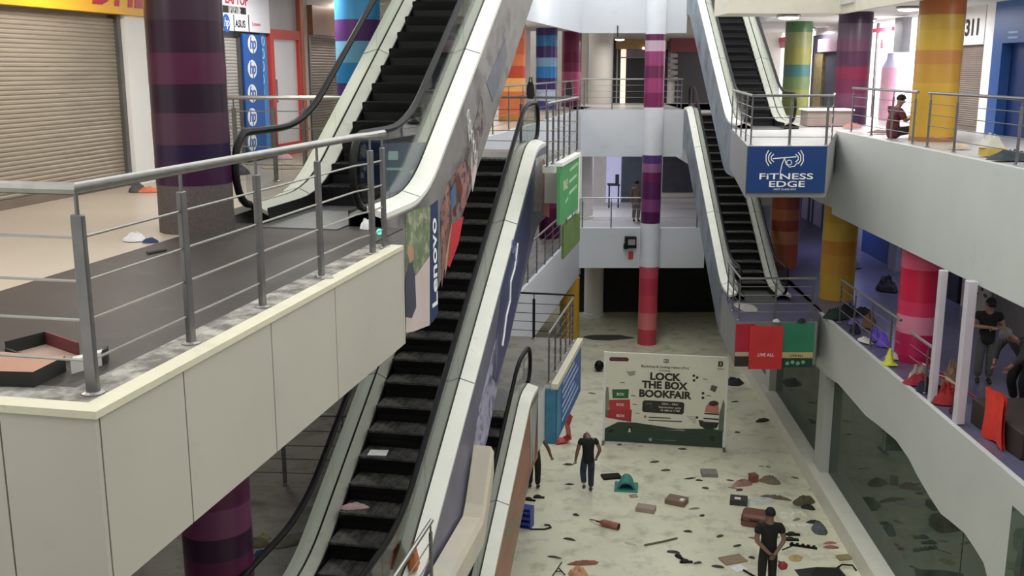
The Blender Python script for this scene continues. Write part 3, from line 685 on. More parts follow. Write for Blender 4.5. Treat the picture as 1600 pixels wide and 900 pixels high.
# backing wall behind the left shops
b = MB(); b.box(US - 0.35, US - 0.1, V0, 42, 9.0, 12.0, L); struct('wall_left_shops', b, M_wall)
vA, vB, vC = sv(0) - 2.2, sv(194), sv(243)
zT = sz(26, 185)
shutter('wide dirty grey roller shutter under the yellow sign', US, vA, vB - 0.03, 9.0, zT, SHUT)
b = MB(); b.box(US - 0.1, US + 0.12, vB + 0.02, vC, 9.0, 12.0, L)
struct('wall_left_pier', b, M_wall, label='white pier beside the wide shutter')
# yellow courier sign
t = thing('shop_sign', 'yellow sign with red slanted letters above the wide shutter', 'sign', L(US, vA, zT + 0.02), 0)
vS = vC + 0.02
YEL = mat('yellow_sign_face', (250, 186, 40), 0.4, var=0.04)
b = MB(); b.box(US - 0.02, US + 0.16, vA, vS, zT + 0.02, 12.0, L); obj('sign_box', b, YEL, t)
so = L(US + 0.162, 0, 0)
def SL(v, z, du=0.165, u=US): return L(u + du, v, z)
RED = mat('red_lettering', (196, 30, 50), 0.4, var=0.03)
za, zb = sz(14, 180), zT + 0.85
zc = zT + 0.55
text('sign_letters', 'DHL', 0.95, SL((sv(138) + sv(228)) / 2, zT + 0.43), LX, UPZ, RED, t, bold=0.03, shear=0.35, width=sv(226) - sv(140))
for k in range(3):
    plate('speed_stripe', SL(0, 0), LX, UPZ, [(sv(124), zT + 0.2 + k * 0.1), (sv(136), zT + 0.2 + k * 0.1), (sv(136), zT + 0.24 + k * 0.1), (sv(124), zT + 0.24 + k * 0.1)], RED, t)
plate('white_panel', SL(0, 0), LX, UPZ, rect(vA + 0.4, sv(120), zT + 0.33, zT + 0.85), M_wall, t)
# laptop shop: grey shutter, white brand board, blue banner, cyan strip
zB = sz(50, 380)
shutter('narrow pale shutter behind the striped purple column', US, vC + 0.1, sv(378) - 0.02, 9.0, sz(58, 360), mat('pale_shutter', (176, 172, 166), 0.5, metal=0.2, var=0.08))
t = thing('shop_sign', 'white board with computer brand names above the narrow shutter', 'sign', L(US, sv(350), zB), 0)
b = MB(); b.box(US, US + 0.14, vC + 0.1, sv(418) - 0.01, zB, 12.0, L); obj('sign_box', b, mat('white_acrylic_board', (236, 234, 240), 0.4, var=0.02), t)
BLK = mat('black_lettering', (28, 26, 30), 0.5, var=0.03)
HPB = mat('blue_banner_print', (26, 90, 170), 0.5, var=0.04)
def onsign(px, py): v, z = vz(px, py, US + 0.145); return v, z
v_, z_ = onsign(366, 16); text('sign_letters', 'LAPTOP STORE', 0.2, SL(v_, z_, 0.15), LX, UPZ, M_wall, t, width=0.42)
x0, x1 = onsign(346, 12)[0], onsign(384, 12)[0]
plate('black_strip', SL(0, 0, 0.141), LX, UPZ, rect(x0, x1, onsign(366, 21)[1], onsign(366, 10)[1]), BLK, t)
v_, z_ = onsign(370, 2); text('sign_letters', 'LAPTOP', 0.22, SL(v_, z_ + 0.02, 0.143), LX, UPZ, RED, t, bold=0.02)
v_, z_ = onsign(354, 36)
plate('logo_disc', SL(0, 0, 0.141), LX, UPZ, circ(v_, z_, 0.12, 20, 0.14), HPB, t)
text('sign_letters', 'hp', 0.2, SL(v_, z_ + 0.01, 0.147), LX, UPZ, M_wall, t, shear=0.25, width=0.17)
v_, z_ = onsign(376, 38); text('sign_letters', 'ASUS', 0.16, SL(v_, z_, 0.143), LX, UPZ, BLK, t, bold=0.02, width=0.36)
v_, z_ = onsign(401, 38); text('sign_letters', 'Lenovo', 0.09, SL(v_, z_, 0.143), LX, UPZ, RED, t, width=0.3)
for px in (366, 389):
    v_, z_ = onsign(px, 38); plate('divider', SL(0, 0, 0.141), LX, UPZ, rect(v_ - 0.012, v_ + 0.012, z_ - 0.15, z_ + 0.15), BLK, t)
t = thing('banner', 'tall blue banner with five white round logos beside the red door', 'banner', L(US, sv(392), 9.0), 0)
zb0, zb1 = 9.05, sz(54, 392)
b = MB(); b.box(US + 0.07, US + 0.10, sv(378), sv(407), zb0, zb1, L); obj('banner_cloth', b, HPB, t)
for py in (69, 108, 146, 183, 222):
    v_, z_ = vz(392, py, US + 0.075)
    plate('logo_disc', SL(0, 0, 0.101), LX, UPZ, circ(v_, z_, 0.165, 20, 0.15), M_wall, t)
    text('logo_letters', 'hp', 0.28, SL(v_, z_ + 0.01, 0.107), LX, UPZ, HPB, t, shear=0.25, bold=0.015, width=0.23)
t = thing('banner', 'narrow cyan strip with ring pattern between blue banner and red door', 'banner', L(US, sv(412), 9.0), 0)
b = MB(); b.box(US + 0.02, US + 0.06, sv(407) + 0.03, sv(418), zb0, zB - 0.01, L); obj('banner_cloth', b, mat('cyan_strip_print', (70, 150, 215), 0.5, var=0.05), t)
for k in range(9):
    v_, z_ = vz(412, 64 + k * 20, US + 0.08)
    b = MB(); b.tube([SL(v_ + 0.05 * math.cos(q * PI / 6), z_ + 0.08 * math.sin(q * PI / 6), 0.066) for q in range(12)], 0.008, 5, closed=True); obj('ring_print', b, mat('pale_cyan_ring', (190, 225, 240), 0.5), t)
# red framed door with transom
t = thing('shop_door', 'white shop door in a bright red frame with transom light', 'door', L(US, sv(443), 9.0), 0)
va, vb_, zt = sv(419), sv(468), sz(62, 443)
REDF = mat('red_door_frame', (205, 66, 56), 0.45, var=0.05)
b = MB()
for v in (va, vb_ - 0.14): b.box(US, US + 0.12, v, v + 0.14, 9.0, zt, L)
b.box(US, US + 0.12, va, vb_, zt, zt + 0.16, L); b.box(US, US + 0.12, va, vb_, 9.0, 9.22, L); obj('door_frame', b, REDF, t)
b = MB(); b.box(US + 0.02, US + 0.06, va + 0.14, vb_ - 0.14, 9.22, zt, L); obj('door_leaf', b, mat('frosted_white_door', (232, 232, 236), 0.3, var=0.03), t)
b = MB(); b.box(US + 0.02, US + 0.05, va, vb_ - 0.06, zt + 0.16, 12.0, L); obj('transom_pane', b, mat('grey_transom', (186, 182, 184), 0.25, var=0.06), t)
b = MB(); b.box(US, US + 0.13, vb_ - 0.06, vb_ + 0.1, 9.0, 12.0, L); obj('side_mullion', b, mat('rust_mullion', (176, 92, 66), 0.5, var=0.08), t)
b = MB(); b.tube([SL(va + 0.25, 9.95, 0.09), SL(va + 0.25, 10.35, 0.09)], 0.018, 6); obj('pull_handle', b, M_steel, t)
# bronze fronted shop
vd, ve = sv(485), sv(485) + 4.2
b = MB(); b.box(US - 0.05, US + 0.03, vb_ + 0.1, vd, 9.0, 12.0, L); struct('wall_left_panel', b, mat('beige_wall_strip', (206, 196, 182), 0.7, var=0.05))
shutter('brown grey shutter under the bronze sign board', US, vd, ve, 9.0, sz(58, 505), SHUT2)
b = MB(); b.box(US, US + 0.14, vd - 0.02, ve, sz(56, 505), sz(12, 505), L); t = obj('sign_board', b, mat('bronze_sign_face', (150, 112, 88), 0.25, metal=0.5, var=0.2, scale=1.0)); tag(t, 'blank bronze sign board over the brown grey shutter', 'sign')

# ---------------- printed adverts on the left escalators' sides
def print_plane(u, T=L, A=AL):
    """returns helpers that lay printed shapes on the cladding plane u of a gallery frame"""
    X = LX if T is L else RX
    def P(px, py): return vz(px, py, u, A)
    return P
NAVY = mat('navy_ad_strip', (40, 56, 96), 0.4, var=0.04)
def advert(esc, name, u, outline, m, T=L, A=AL, th=0.004, sgn=1):
    b = MB(); b.prism([T(u, *vz(x, y, u, A)) for x, y in outline], T(sgn * th, 0, 0) - T(0, 0, 0))
    return obj(name, b, m, esc)
ua = UC + 0.822
GRN = mat('blurred_leaf_print', (112, 128, 96), 0.45, var=0.35, scale=5, c2=(176, 170, 150), thr=(0.5, 0.62, 6))
PNK = mat('pale_pink_print', (206, 190, 186), 0.45, var=0.06)
DRK = mat('dark_clothing_print', (70, 72, 88), 0.45, var=0.15)
SKN = mat('tan_print', (180, 140, 120), 0.45, var=0.1)
REDP = mat('red_ribbon_print', (196, 52, 60), 0.45, var=0.08)
advert(escA, 'advert_print', ua, [(634, 335), (646, 328), (672, 322), (671, 400), (650, 430), (634, 440)], GRN)
advert(escA, 'advert_print', ua, [(650, 430), (671, 400), (671, 508), (646, 518), (634, 520), (634, 440)], PNK)
advert(escA, 'advert_print', ua + 0.004, [(636, 420), (642, 400), (648, 430), (650, 480), (643, 497), (634, 495), (633, 440)], DRK)
advert(escA, 'advert_print', ua + 0.004, [(636, 395), (641, 380), (646, 390), (646, 405), (640, 412)], SKN)
advert(escA, 'advert_print', ua, [(671, 322), (684, 312), (684, 490), (676, 503), (671, 507)], NAVY)
pv0, pz0 = vz(678, 420, ua); pv1, pz1 = vz(678, 340, ua); pv2, pz2 = vz(678, 478, ua)
text('advert_letters', 'Lenovo', 0.3, L(ua + 0.006, vz(678.5, 411, ua)[0], vz(678.5, 411, ua)[1]), UPZ, L(0, -1, 0) - L(0, 0, 0), M_wall, escA, bold=0.015, width=pz1 - pz2)
advert(escA, 'advert_print', ua, [(706, 350), (724, 338), (716, 380), (702, 418), (698, 412)], REDP)
advert(escA, 'advert_print', ua, [(697, 350), (706, 344), (702, 400), (695, 430)], SKN)
advert(escA, 'advert_print', ua, [(735, 250), (742, 200), (748, 205), (744, 270), (738, 300)], PNK)
advert(escA, 'advert_print', ua, [(728, 180), (732, 170), (742, 250), (738, 262)], mat('silver_print', (190, 186, 186), 0.4, var=0.1))
advert(escA, 'advert_print', ua, [(700, 300), (716, 268), (724, 300), (708, 340)], mat('brick_print', (150, 92, 84), 0.45, var=0.3, scale=4))
advert(escA, 'advert_print', ua, [(760, 130), (790, 60), (792, 90), (770, 160)], mat('slate_print', (96, 100, 112), 0.45, var=0.2, scale=3))
BUSY = mat('busy_photo_print', (150, 104, 96), 0.45, var=0.4, scale=5, c2=(64, 62, 74), thr=(0.5, 0.56, 6))
BUSY2 = mat('grey_photo_print', (130, 118, 112), 0.45, var=0.4, scale=5, c2=(70, 58, 60), thr=(0.5, 0.56, 5))
advert(escA, 'advert_print', ua, [(688, 330), (700, 285), (726, 250), (738, 275), (728, 320), (706, 344), (696, 400), (690, 450)], BUSY)
advert(escA, 'advert_print', ua, [(726, 248), (738, 205), (752, 150), (760, 190), (748, 225), (738, 272)], BUSY2)
advert(escA, 'advert_print', ua + 0.004, [(704, 300), (711, 285), (712, 318), (705, 330)], mat('teal_blue_print', (70, 110, 150), 0.45, var=0.2))
for px, py in ((731, 182), (734, 198), (737, 214), (740, 230), (742, 246)):
    v_, z_ = vz(px, py, ua)
    b = MB(); b.tube([L(ua + 0.007, v_ + 0.05 * math.cos(q * PI / 5), z_ + 0.08 * math.sin(q * PI / 5)) for q in range(10)], 0.014, 5, closed=True); obj('ring_print', b, mat('silver_print', (190, 186, 186), 0.4), escA)
up_ = UC + 0.585
b = MB(); b.prism([L(up_, *vz(x, y, up_)) for x, y in ((598, 224), (668, 222), (654, 285), (630, 318), (602, 318))], L(-0.004, 0, 0) - L(0, 0, 0)); po = obj('glass_poster', b, mat('navy_poster', (34, 56, 92), 0.35, var=0.15), escA)
for pts in (((606, 236), (622, 236), (622, 250), (606, 250)), ((604, 262), (628, 262), (628, 266), (604, 266)), ((640, 268), (646, 264), (650, 270), (644, 276))):
    b = MB(); b.prism([L(up_ + 0.003, *vz(x, y, up_ + 0.003)) for x, y in pts], L(-0.001, 0, 0) - L(0, 0, 0)); obj('poster_print', b, mat('pale_poster_marks', (150, 176, 180), 0.4), po)
# middle escalator: indigo advert with a pale script line, pale lower part
advert(escB, 'advert_print', ua, [(822, 310), (832, 275), (828, 370), (812, 448), (796, 530), (775, 600), (768, 590), (784, 450)], mat('indigo_print', (66, 70, 106), 0.4, var=0.12, scale=2))
advert(escB, 'advert_print', ua, [(772, 540), (778, 520), (776, 610), (760, 690), (742, 740), (734, 735), (748, 640)], mat('pale_mixed_print', (168, 166, 190), 0.4, var=0.2, scale=3, c2=(96, 96, 128), thr=(0.5, 0.6, 5)))
scr = [(808, 380), (803, 420), (797, 440), (796, 470), (790, 495), (787, 520), (784, 540)]
b = MB(); b.tube([L(ua + 0.006, *vz(x, y, ua)) for x, y in scr], 0.02, 5); obj('script_line', b, M_wall, escB)
for px, py, r in ((806, 400, 0.10), (801, 385, 0.07)):
    v_, z_ = vz(px, py, ua)
    b = MB(); b.tube([L(ua + 0.006, v_ + r * math.cos(q * PI / 5), z_ + 1.6 * r * math.sin(q * PI / 5)) for q in range(10)], 0.012, 5, closed=True); obj('swirl_print', b, mat('grey_blue_swirl', (120, 125, 170), 0.4), escB)
advert(escB, 'advert_print', ua, [(836, 262), (846, 250), (850, 300), (846, 330), (834, 330)], mat('grey_face_print', (150, 140, 138), 0.4, var=0.35, scale=6))
advert(escB, 'advert_print', ua, [(848, 248), (858, 262), (858, 340), (848, 336)], mat('orange_print', (186, 96, 66), 0.4, var=0.15))

# green and blue landing adverts
t = thing('advert_panel', 'green advert board hanging on the upper landing edge', 'advert', L(-2.7, 17.4, 8.1), 0)
gu = -2.715
GRNS = mat('green_board', (84, 160, 98), 0.45, var=0.08)
b = MB(); b.box(gu, gu + 0.05, 16.6, 18.75, 8.0, 8.97, L); obj('board', b, GRNS, t)
b = MB(); b.box(gu - 0.03, gu + 0.09, 16.6, 18.78, 8.97, 9.03, L); obj('top_trim', b, M_wall, t)
b = MB(); b.box(gu, gu + 0.06, 18.75, 18.83, 7.9, 9.0, L); obj('side_trim', b, M_wall, t)
text('board_letters', 'SALE', 0.22, L(gu + 0.053, 17.2, 8.6), LX, UPZ, M_coping, t, bold=0.02)
for k, (a, c, z) in enumerate(((17.7, 18.6, 8.8), (17.6, 18.5, 8.6), (17.6, 18.55, 8.4), (17.2, 17.5, 8.3))):
    plate('text_line', L(gu + 0.05, 0, 0), LX, UPZ, [(a, z - 0.02), (c, z + 0.02), (c, z + 0.07), (a, z + 0.03)], mat('pale_green_line', (170, 205, 175), 0.5), t)
b = MB(); b.box(-2.74, -2.70, 17.3, 19.3, 7.3, 7.88, L); o = obj('advert_panel', b, mat('olive_green_board', (96, 120, 62), 0.5, var=0.2)); tag(o, 'darker olive green panel hanging below the green advert board', 'advert')
t = thing('advert_panel', 'blue advert board on the edge of the lower left landing', 'advert', L(-3.1, 20.4, 3.4), 0)
b = MB(); b.box(-3.115, -3.06, 18.92, 22.35, 3.3, 4.42, L); obj('board', b, mat('blue_board', (52, 96, 160), 0.45, var=0.15), t)
b = MB(); b.box(-3.16, -3.03, 18.86, 22.42, 4.42, 4.53, L); obj('top_trim', b, M_coping, t)
plate('print_block', L(-3.058, 0, 0), LX, UPZ, rect(18.95, 19.4, 3.4, 4.3), mat('cyan_print_block', (70, 140, 165), 0.5, var=0.2, scale=4), t)
b = MB(); b.box(-3.27, -3.07, 18.84, 18.89, 3.3, 4.42, L); obj('front_board', b, mat('cyan_front_print', (62, 120, 150), 0.45, var=0.2, scale=4), t)
for k in range(6):
    z = 3.5 + 0.15 * k; plate('text_line', L(-3.058, 0, 0), LX, UPZ, rect(19.6 + 0.1 * (k % 2), 21.9 - 0.3 * (k % 3), z, z + 0.06), mat('pale_blue_line', (170, 190, 220), 0.5), t)

# gym sign on the right upper landing
t = thing('gym_sign', 'deep blue gym sign with white dumbbell emblem and lettering', 'sign', (5.6, 20.9, 7.95), 0)
GY = 20.93
def gx(px, py): p = at_depth(px, py, GY - 0.05); return p.x, p.z
BLUS = mat('deep_blue_sign', (12, 54, 114), 0.4, var=0.05)
x0, z1 = gx(1169, 229); x1, z0 = gx(1288, 301)
b = MB(); b.box(x0, x1, GY - 0.05, GY, z0, z1); obj('sign_face', b, BLUS, t)
XX = Vector((1, 0, 0)); SO = Vector((0, GY - 0.051, 0))
FT = M_wall
for s, py in (('FiTNESS', 276), ('EDGE', 288)):
    x, z = gx(1228 if s != 'EDGE' else 1229, py); text('sign_letters', s, 0.17 if s != 'EDGE' else 0.17, (x, GY - 0.053, z), XX, UPZ, FT, t, bold=0.012, width=(gx(1269, py)[0] - gx(1185, py)[0]) if s != 'EDGE' else (gx(1257, py)[0] - gx(1201, py)[0]))
x, z = gx(1226, 296); text('sign_letters', 'FIRST CLASS GYM', 0.05, (x, GY - 0.053, z), XX, UPZ, FT, t, width=0.45)
def strokeg(pts, r): 
    b = MB(); b.tube([Vector((gx(x, y)[0], GY - 0.054, gx(x, y)[1])) for x, y in pts], r, 5); obj('emblem_stroke', b, FT, t)
strokeg([(1207, 248), (1244, 245)], 0.012)
for cx_, s in ((1207, -1), (1245, 1)):
    for k, hh in ((0, 6), (4, 9), (8, 12)): strokeg([(cx_ + s * k - s * 2, 247 - hh), (cx_ + s * (k + 2), 247 - hh * 0.4), (cx_ + s * (k + 2), 247 + hh * 0.4), (cx_ + s * k - s * 2, 247 + hh)], 0.012)
strokeg([(1226, 247), (1222, 256), (1219, 270), (1222, 280)], 0.010)
strokeg([(1226, 247), (1228, 256), (1233, 261), (1241, 260), (1246, 254)], 0.010)
strokeg([(1233 + 4 * math.cos(q * PI / 5), 254 + 4 * math.sin(q * PI / 5)) for q in range(11)], 0.009)
# red and green panels on the right lower landing
FY = 24.22
def fx(px, py): p = at_depth(px, py, FY); return p.x, p.z
def panel(label, pxs, pys, m, y=FY):
    x0, z1 = fx(pxs[0], pys[0]); x1, z0 = fx(pxs[1], pys[1])
    t = thing('advert_panel', label, 'advert', ((x0 + x1) / 2, y, z0), 0)
    b = MB(); b.box(x0, x1, y - 0.04, y, z0, z1); obj('board', b, m, t); return t, x0, x1, z0, z1
t, x0, x1, z0, z1 = panel('crimson advert panel on the left of the right lower landing', (1150, 1176), (506, 572), mat('crimson_print', (184, 30, 56), 0.4, var=0.1))
plate('print_block', (0, FY - 0.041, 0), XX, UPZ, rect(x0, x1, z0, z0 + 0.25), mat('dark_print', (46, 40, 36), 0.5), t)
plate('print_block', (0, FY - 0.043, 0), XX, UPZ, rect(x0, x1, z0 + 0.27, z0 + 0.37), mat('pale_print', (170, 176, 150), 0.5), t)
t, x0, x1, z0, z1 = panel('glossy red hanging banner with pale lettering in front of the landing', (1171, 1219), (508, 575), mat('glossy_red_banner', (206, 56, 58), 0.25, var=0.12, scale=2, bump=0.3), FY - 0.06)
x, z = fx(1195, 553); text('banner_letters', 'LIVE ALL', 0.11, (x, FY - 0.103, z), XX, UPZ, M_wall, t, width=0.4, bold=0.01)
t, x0, x1, z0, z1 = panel('green advert panel with sand coloured strip on the right lower landing', (1220, 1268), (505, 573), mat('sea_green_print', (46, 128, 96), 0.4, var=0.12, scale=2))
plate('print_block', (0, FY - 0.041, 0), XX, UPZ, rect(x0, x1, z0, z0 + 0.22), mat('dark_green_print', (28, 62, 52), 0.5, var=0.2), t)
plate('print_block', (0, FY - 0.042, 0), XX, UPZ, rect(x0, x1, z0 + 0.24, z0 + 0.38), mat('sand_print', (206, 176, 120), 0.5), t)
x, z = fx(1244, 555); text('banner_letters', 'LIVE ALL', 0.08, (x, FY - 0.05, z), XX, UPZ, BLK, t, width=0.33, bold=0.01)
for k in range(4): plate('swirl_print', (0, FY - 0.043, 0), XX, UPZ, circ(x0 + 0.2 + 0.13 * k, z0 + 0.1 + 0.03 * (k % 2), 0.05, 10), mat('pale_green_print', (120, 170, 140), 0.5), t)

# ---------------- right upper gallery shopfronts (plane u = SR of the right frame)
SR = 11.2
def rvz(px, py, u=SR): return vz(px, py, u, AR)
def RS(v, z, du=0.0, u=SR): return R(u - du, v, z)
def rbox(px0, px1, z0, z1, d0, d1, u=SR, py=120):
    a, c = sorted((rvz(px0, py, u)[0], rvz(px1, py, u)[0])); b = MB(); b.box(u - d1, u - d0, a, c, z0, z1, R); return b
b = MB(); b.box(SR, SR + 0.2, 8, 46, 9.0, 12.05, R); struct('wall_right_shops', b, M_wall)
zf = 9.0
# blue shopfront
t = thing('shopfront', 'deep blue shopfront with lighter blue surround at the far right', 'shopfront', RS(rvz(1575, 120)[0], 9.0), 0)
BL1 = mat('mid_blue_surround', (48, 92, 160), 0.45, var=0.05); BL2 = mat('deep_blue_panel', (10, 48, 108), 0.5, var=0.06)
v0_, v1_ = rvz(1700, 120, SR - 0.35)[0], rvz(1546, 120, SR - 0.35)[0]; vI = rvz(1561, 120, SR - 0.35)[0]; zI = rvz(1580, 68)[1]
b = MB(); b.box(SR - 0.35, SR, vI, v1_, 9.0, 12.05, R); b.box(SR - 0.35, SR, v0_, vI, zI, 12.05, R); obj('surround', b, BL1, t)
b = MB(); b.box(SR - 0.12, SR - 0.02, v0_, vI, 9.0, zI, R); obj('recessed_panel', b, BL2, t)
for k in range(2): plate('sign_line', RS(0, 0, 0.351), RX, UPZ, rect(-rvz(1575, 60, SR - 0.35)[0], -rvz(1590, 60, SR - 0.35)[0], rvz(1580, 52 + 8 * k, SR - 0.35)[1], rvz(1580, 49 + 8 * k, SR - 0.35)[1]), mat('pale_blue_letters', (150, 180, 220), 0.5), t)
# white pier, shutter and header sign
b = MB(); b.box(SR - 0.2, SR, v1_ + 0.01, rvz(1533, 120, SR - 0.2)[0], 9.0, 12.05, R); struct('wall_right_pier', b, M_wall)
zS = rvz(1515, 72)[1]
shutter('dull brown shutter between the yellow column and blue shopfront', SR - 0.1, rvz(1533, 120, SR - 0.2)[0] + 0.05, rvz(1478, 120)[0], 9.0, zS, SHUT2, R, -1)
t = thing('shop_sign', 'white header board with grey characters above the dull brown shutter', 'sign', RS(rvz(1515, 50)[0], zS + 0.02), 0)
b = MB(); b.box(SR - 0.22, SR - 0.02, rvz(1533, 120, SR - 0.2)[0] + 0.01, rvz(1478, 120)[0], zS + 0.02, 12.05, R); obj('sign_box', b, mat('white_header', (226, 224, 220), 0.5, var=0.03), t)
GL = mat('grey_characters', (38, 36, 35), 0.6)
v_, z_ = rvz(1520, 44, SR - 0.224); text('sign_letters', '311', 0.55, RS(v_, z_, 0.235), RX, UPZ, GL, t, bold=0.03, width=abs(rvz(1510, 44)[0] - rvz(1530, 44)[0]))
# brightly lit white shop
M_lit = mat('lit_shop_glow', (250, 248, 255), 0.6, emit=1.6, var=0.03)
t = thing('lit_shop_window', 'glaring white lit shop window behind the sitting person', 'shop window', RS(rvz(1395, 120)[0], 9.0), 0)
va_, vb2 = rvz(1436, 120)[0], rvz(1352, 120)[0]
b = MB(); b.box(SR - 0.08, SR - 0.02, va_, vb2, 9.0, 11.95, R); obj('lit_pane', b, M_lit, t)
for px in (1372, 1437): b = rbox(px - 1, px + 1, 9.0, 11.95, 0.08, 0.14); obj('mullion', b, M_steeld, t)
PKR = mat('pinkish_red_print', (190, 60, 84), 0.5)
b = rbox(1360, 1396, rvz(1378, 50)[1], rvz(1378, 44)[1], 0.08, 0.16); obj('red_header_strip', b, PKR, t)
v_, z_ = rvz(1365, 69); text('sign_letters', 'J', 0.42, RS(v_, z_, 0.09), RX, UPZ, mat('grey_letter', (80, 60, 66), 0.5), t, bold=0.03)
v_, z_ = rvz(1382, 69); text('sign_letters', '&', 0.4, RS(v_, z_, 0.09), RX, UPZ, PKR, t, bold=0.05)
b = rbox(1413, 1426, rvz(1420, 82)[1], 12.0, 0.15, 0.4); obj('grey_pilaster', b, mat('pale_grey_pilaster', (160, 160, 165), 0.6), t)
v_ = rvz(1413, 120)[0]; zz = rvz(1413, 82)[1]
b = MB(); c_ = RS(v_, 9.0, 0.45)
b.lathe([(0.22, 0.0), (0.24, 0.1), (0.24, zz - 9.45), (0.12, zz - 9.2), (0.10, zz - 9.02), (0.0, zz - 9.0)], c_, 18, ms=[0, 0, 1, 1, 1])
tag(obj('bottle_display', b, [mat('pink_display', (224, 170, 190), 0.5), mat('lilac_display', (206, 204, 232), 0.5)], smooth=True), 'lilac and pink bottle shaped display before the lit shop window', 'display')
# dark shop and second lit shop by the green column
t = thing('shopfront', 'dark shopfront with small pink sign behind the purple crimson column', 'shopfront', RS(rvz(1290, 120)[0], 9.0), 0)
b = rbox(1271, 1330, 9.0, rvz(1290, 54)[1], 0.02, 0.1); obj('dark_front', b, mat('slate_dark_front', (62, 60, 74), 0.5, var=0.1), t)
b = rbox(1285, 1330, rvz(1297, 81)[1], rvz(1297, 61)[1], 0.1, 0.25); obj('sign_box', b, mat('dusty_pink_sign', (196, 160, 176), 0.4), t)
b = rbox(1279, 1292, 9.0, rvz(1285, 84)[1], 0.1, 0.2); obj('ochre_pilaster', b, mat('ochre_pattern', (120, 106, 70), 0.5, var=0.3, scale=8), t)
t = thing('lit_shop_window', 'second lit white shop window left of the green column', 'shop window', RS(rvz(1215, 120)[0], 9.0), 0)
b = rbox(1196, 1270, 9.0, 11.95, 0.02, 0.08); obj('lit_pane', b, M_lit, t)
b = rbox(1206, 1232, rvz(1215, 66)[1], rvz(1215, 60)[1], 0.08, 0.2); obj('red_header_strip', b, mat('rose_red', (206, 60, 96), 0.5), t)
b = rbox(1206, 1232, rvz(1215, 76)[1], rvz(1215, 66)[1], 0.08, 0.12); obj('pink_sign_band', b, mat('pink_band', (226, 150, 165), 0.5), t)
v_, z_ = rvz(1217, 71); text('sign_letters', 'DO', 0.36, RS(v_, z_, 0.125), RX, UPZ, M_wall, t, bold=0.04)
b = rbox(1196, 1206, rvz(1200, 80)[1], rvz(1200, 48)[1], 0.08, 0.3); obj('salmon_pilaster', b, mat('salmon_post', (214, 130, 124), 0.5), t)
# low counter by the green column
t = thing('counter', 'low white topped box counter on the landing under the green column', 'counter', (8.35, 28.3, 9.0), 0)
b = MB(); b.bevbox(7.95, 9.15, 27.9, 28.6, 9.02, 9.42, 0.02); obj('cabinet', b, mat('taupe_counter', (150, 132, 124), 0.5, var=0.06), t)
b = MB(); b.bevbox(7.9, 9.2, 27.85, 28.65, 9.42, 9.47, 0.015); obj('top_board', b, M_wall, t)

# ---------------- right lower gallery shopfronts
SL1 = 11.3
def l1box(px0, px1, z0, z1, d0, d1, py=420): return rbox(px0, px1, z0, z1, d0, d1, SL1, py)
b = MB(); b.box(SL1, SL1 + 0.2, 8, 46, 4.5, 7.05, R); struct('wall_right_lower_shops', b, mat('lilac_grey_wall', (176, 174, 190), 0.7, var=0.06))
def one(name, label, cat, b, m): return tag(obj(name, b, m), label, cat)
t = thing('shop_door', 'pale lilac glazed door behind the mustard column on the right lower gallery', 'door', R(SL1, rvz(1265, 340, SL1)[0], 4.5), 0)
b = l1box(1248, 1286, 4.5, 7.0, 0.02, 0.08); obj('door_leaf', b, mat('pale_lilac_door', (196, 194, 226), 0.3, var=0.05), t)
for px in (1249, 1262, 1268, 1284): b = l1box(px - 0.8, px + 0.8, 4.5, 7.0, 0.08, 0.13); obj('door_stile', b, mat('slate_stile', (90, 90, 130), 0.4), t)
b = l1box(1348, 1400, 4.5, 7.04, 0.02, 0.1); one('wall_panel', 'plain dark blue wall panel on the right lower gallery', 'panel', b, mat('dark_blue_panel', (34, 72, 136), 0.5, var=0.06))
b = l1box(1399, 1412, 4.5, 7.04, 0.02, 0.25); one('wall_pilaster', 'grey lilac pilaster left of the pink column', 'pilaster', b, mat('grey_lilac', (150, 150, 168), 0.6))
b = l1box(1455, 1506, 4.5, 7.04, 0.02, 0.1); one('wall_panel', 'near black panel right of the pink column on the lower gallery', 'panel', b, mat('ink_panel', (26, 28, 46), 0.5))
t = thing('poster_wall', 'cream wall strip with dark drawn marks behind the man in the cap', 'poster', R(SL1, rvz(1530, 470, SL1)[0], 4.5), 0)
b = l1box(1507, 1552, 4.5, 7.04, 0.02, 0.1, 470); obj('board', b, mat('cream_poster', (200, 188, 176), 0.6, var=0.06), t)
for k, (px, py) in enumerate(((1521, 440), (1536, 432), (1541, 452), (1546, 462), (1533, 458))):
    v_, z_ = rvz(px, py, SL1); plate('drawn_mark', R(SL1 - 0.101, 0, 0), RX, UPZ, circ(-v_, z_, 0.09 + 0.03 * (k % 2), 8, 0.05), mat('sepia_mark', (90, 66, 60), 0.6), t)
b = l1box(1552, 1640, 4.5, 7.04, 0.02, 0.1, 500); one('wall_panel', 'grey roller panel at the right edge of the lower gallery', 'panel', b, mat('dim_grey_panel', (112, 110, 106), 0.6, var=0.08))
# two pale posts on the lower right parapet
for px, py, w, h, lab in ((1456, 628, 0.13, 2.45, 'slim pinkish white post at the right of the pink column'), (1496, 672, 0.16, 2.5, 'slim lavender white post beside the red cloth')):
    p = R(U1 + 0.06, vz(px, py, U1 + 0.06, AR)[0], 4.52)
    b = MB(); b.bevbox(p.x - w / 2, p.x + w / 2, p.y - w / 2, p.y + w / 2, 4.52, 4.52 + h + 0.02, 0.01)
    tag(obj('thin_post', b, mat('lavender_white_post', (206, 196, 206), 0.5, var=0.04)), lab, 'post')

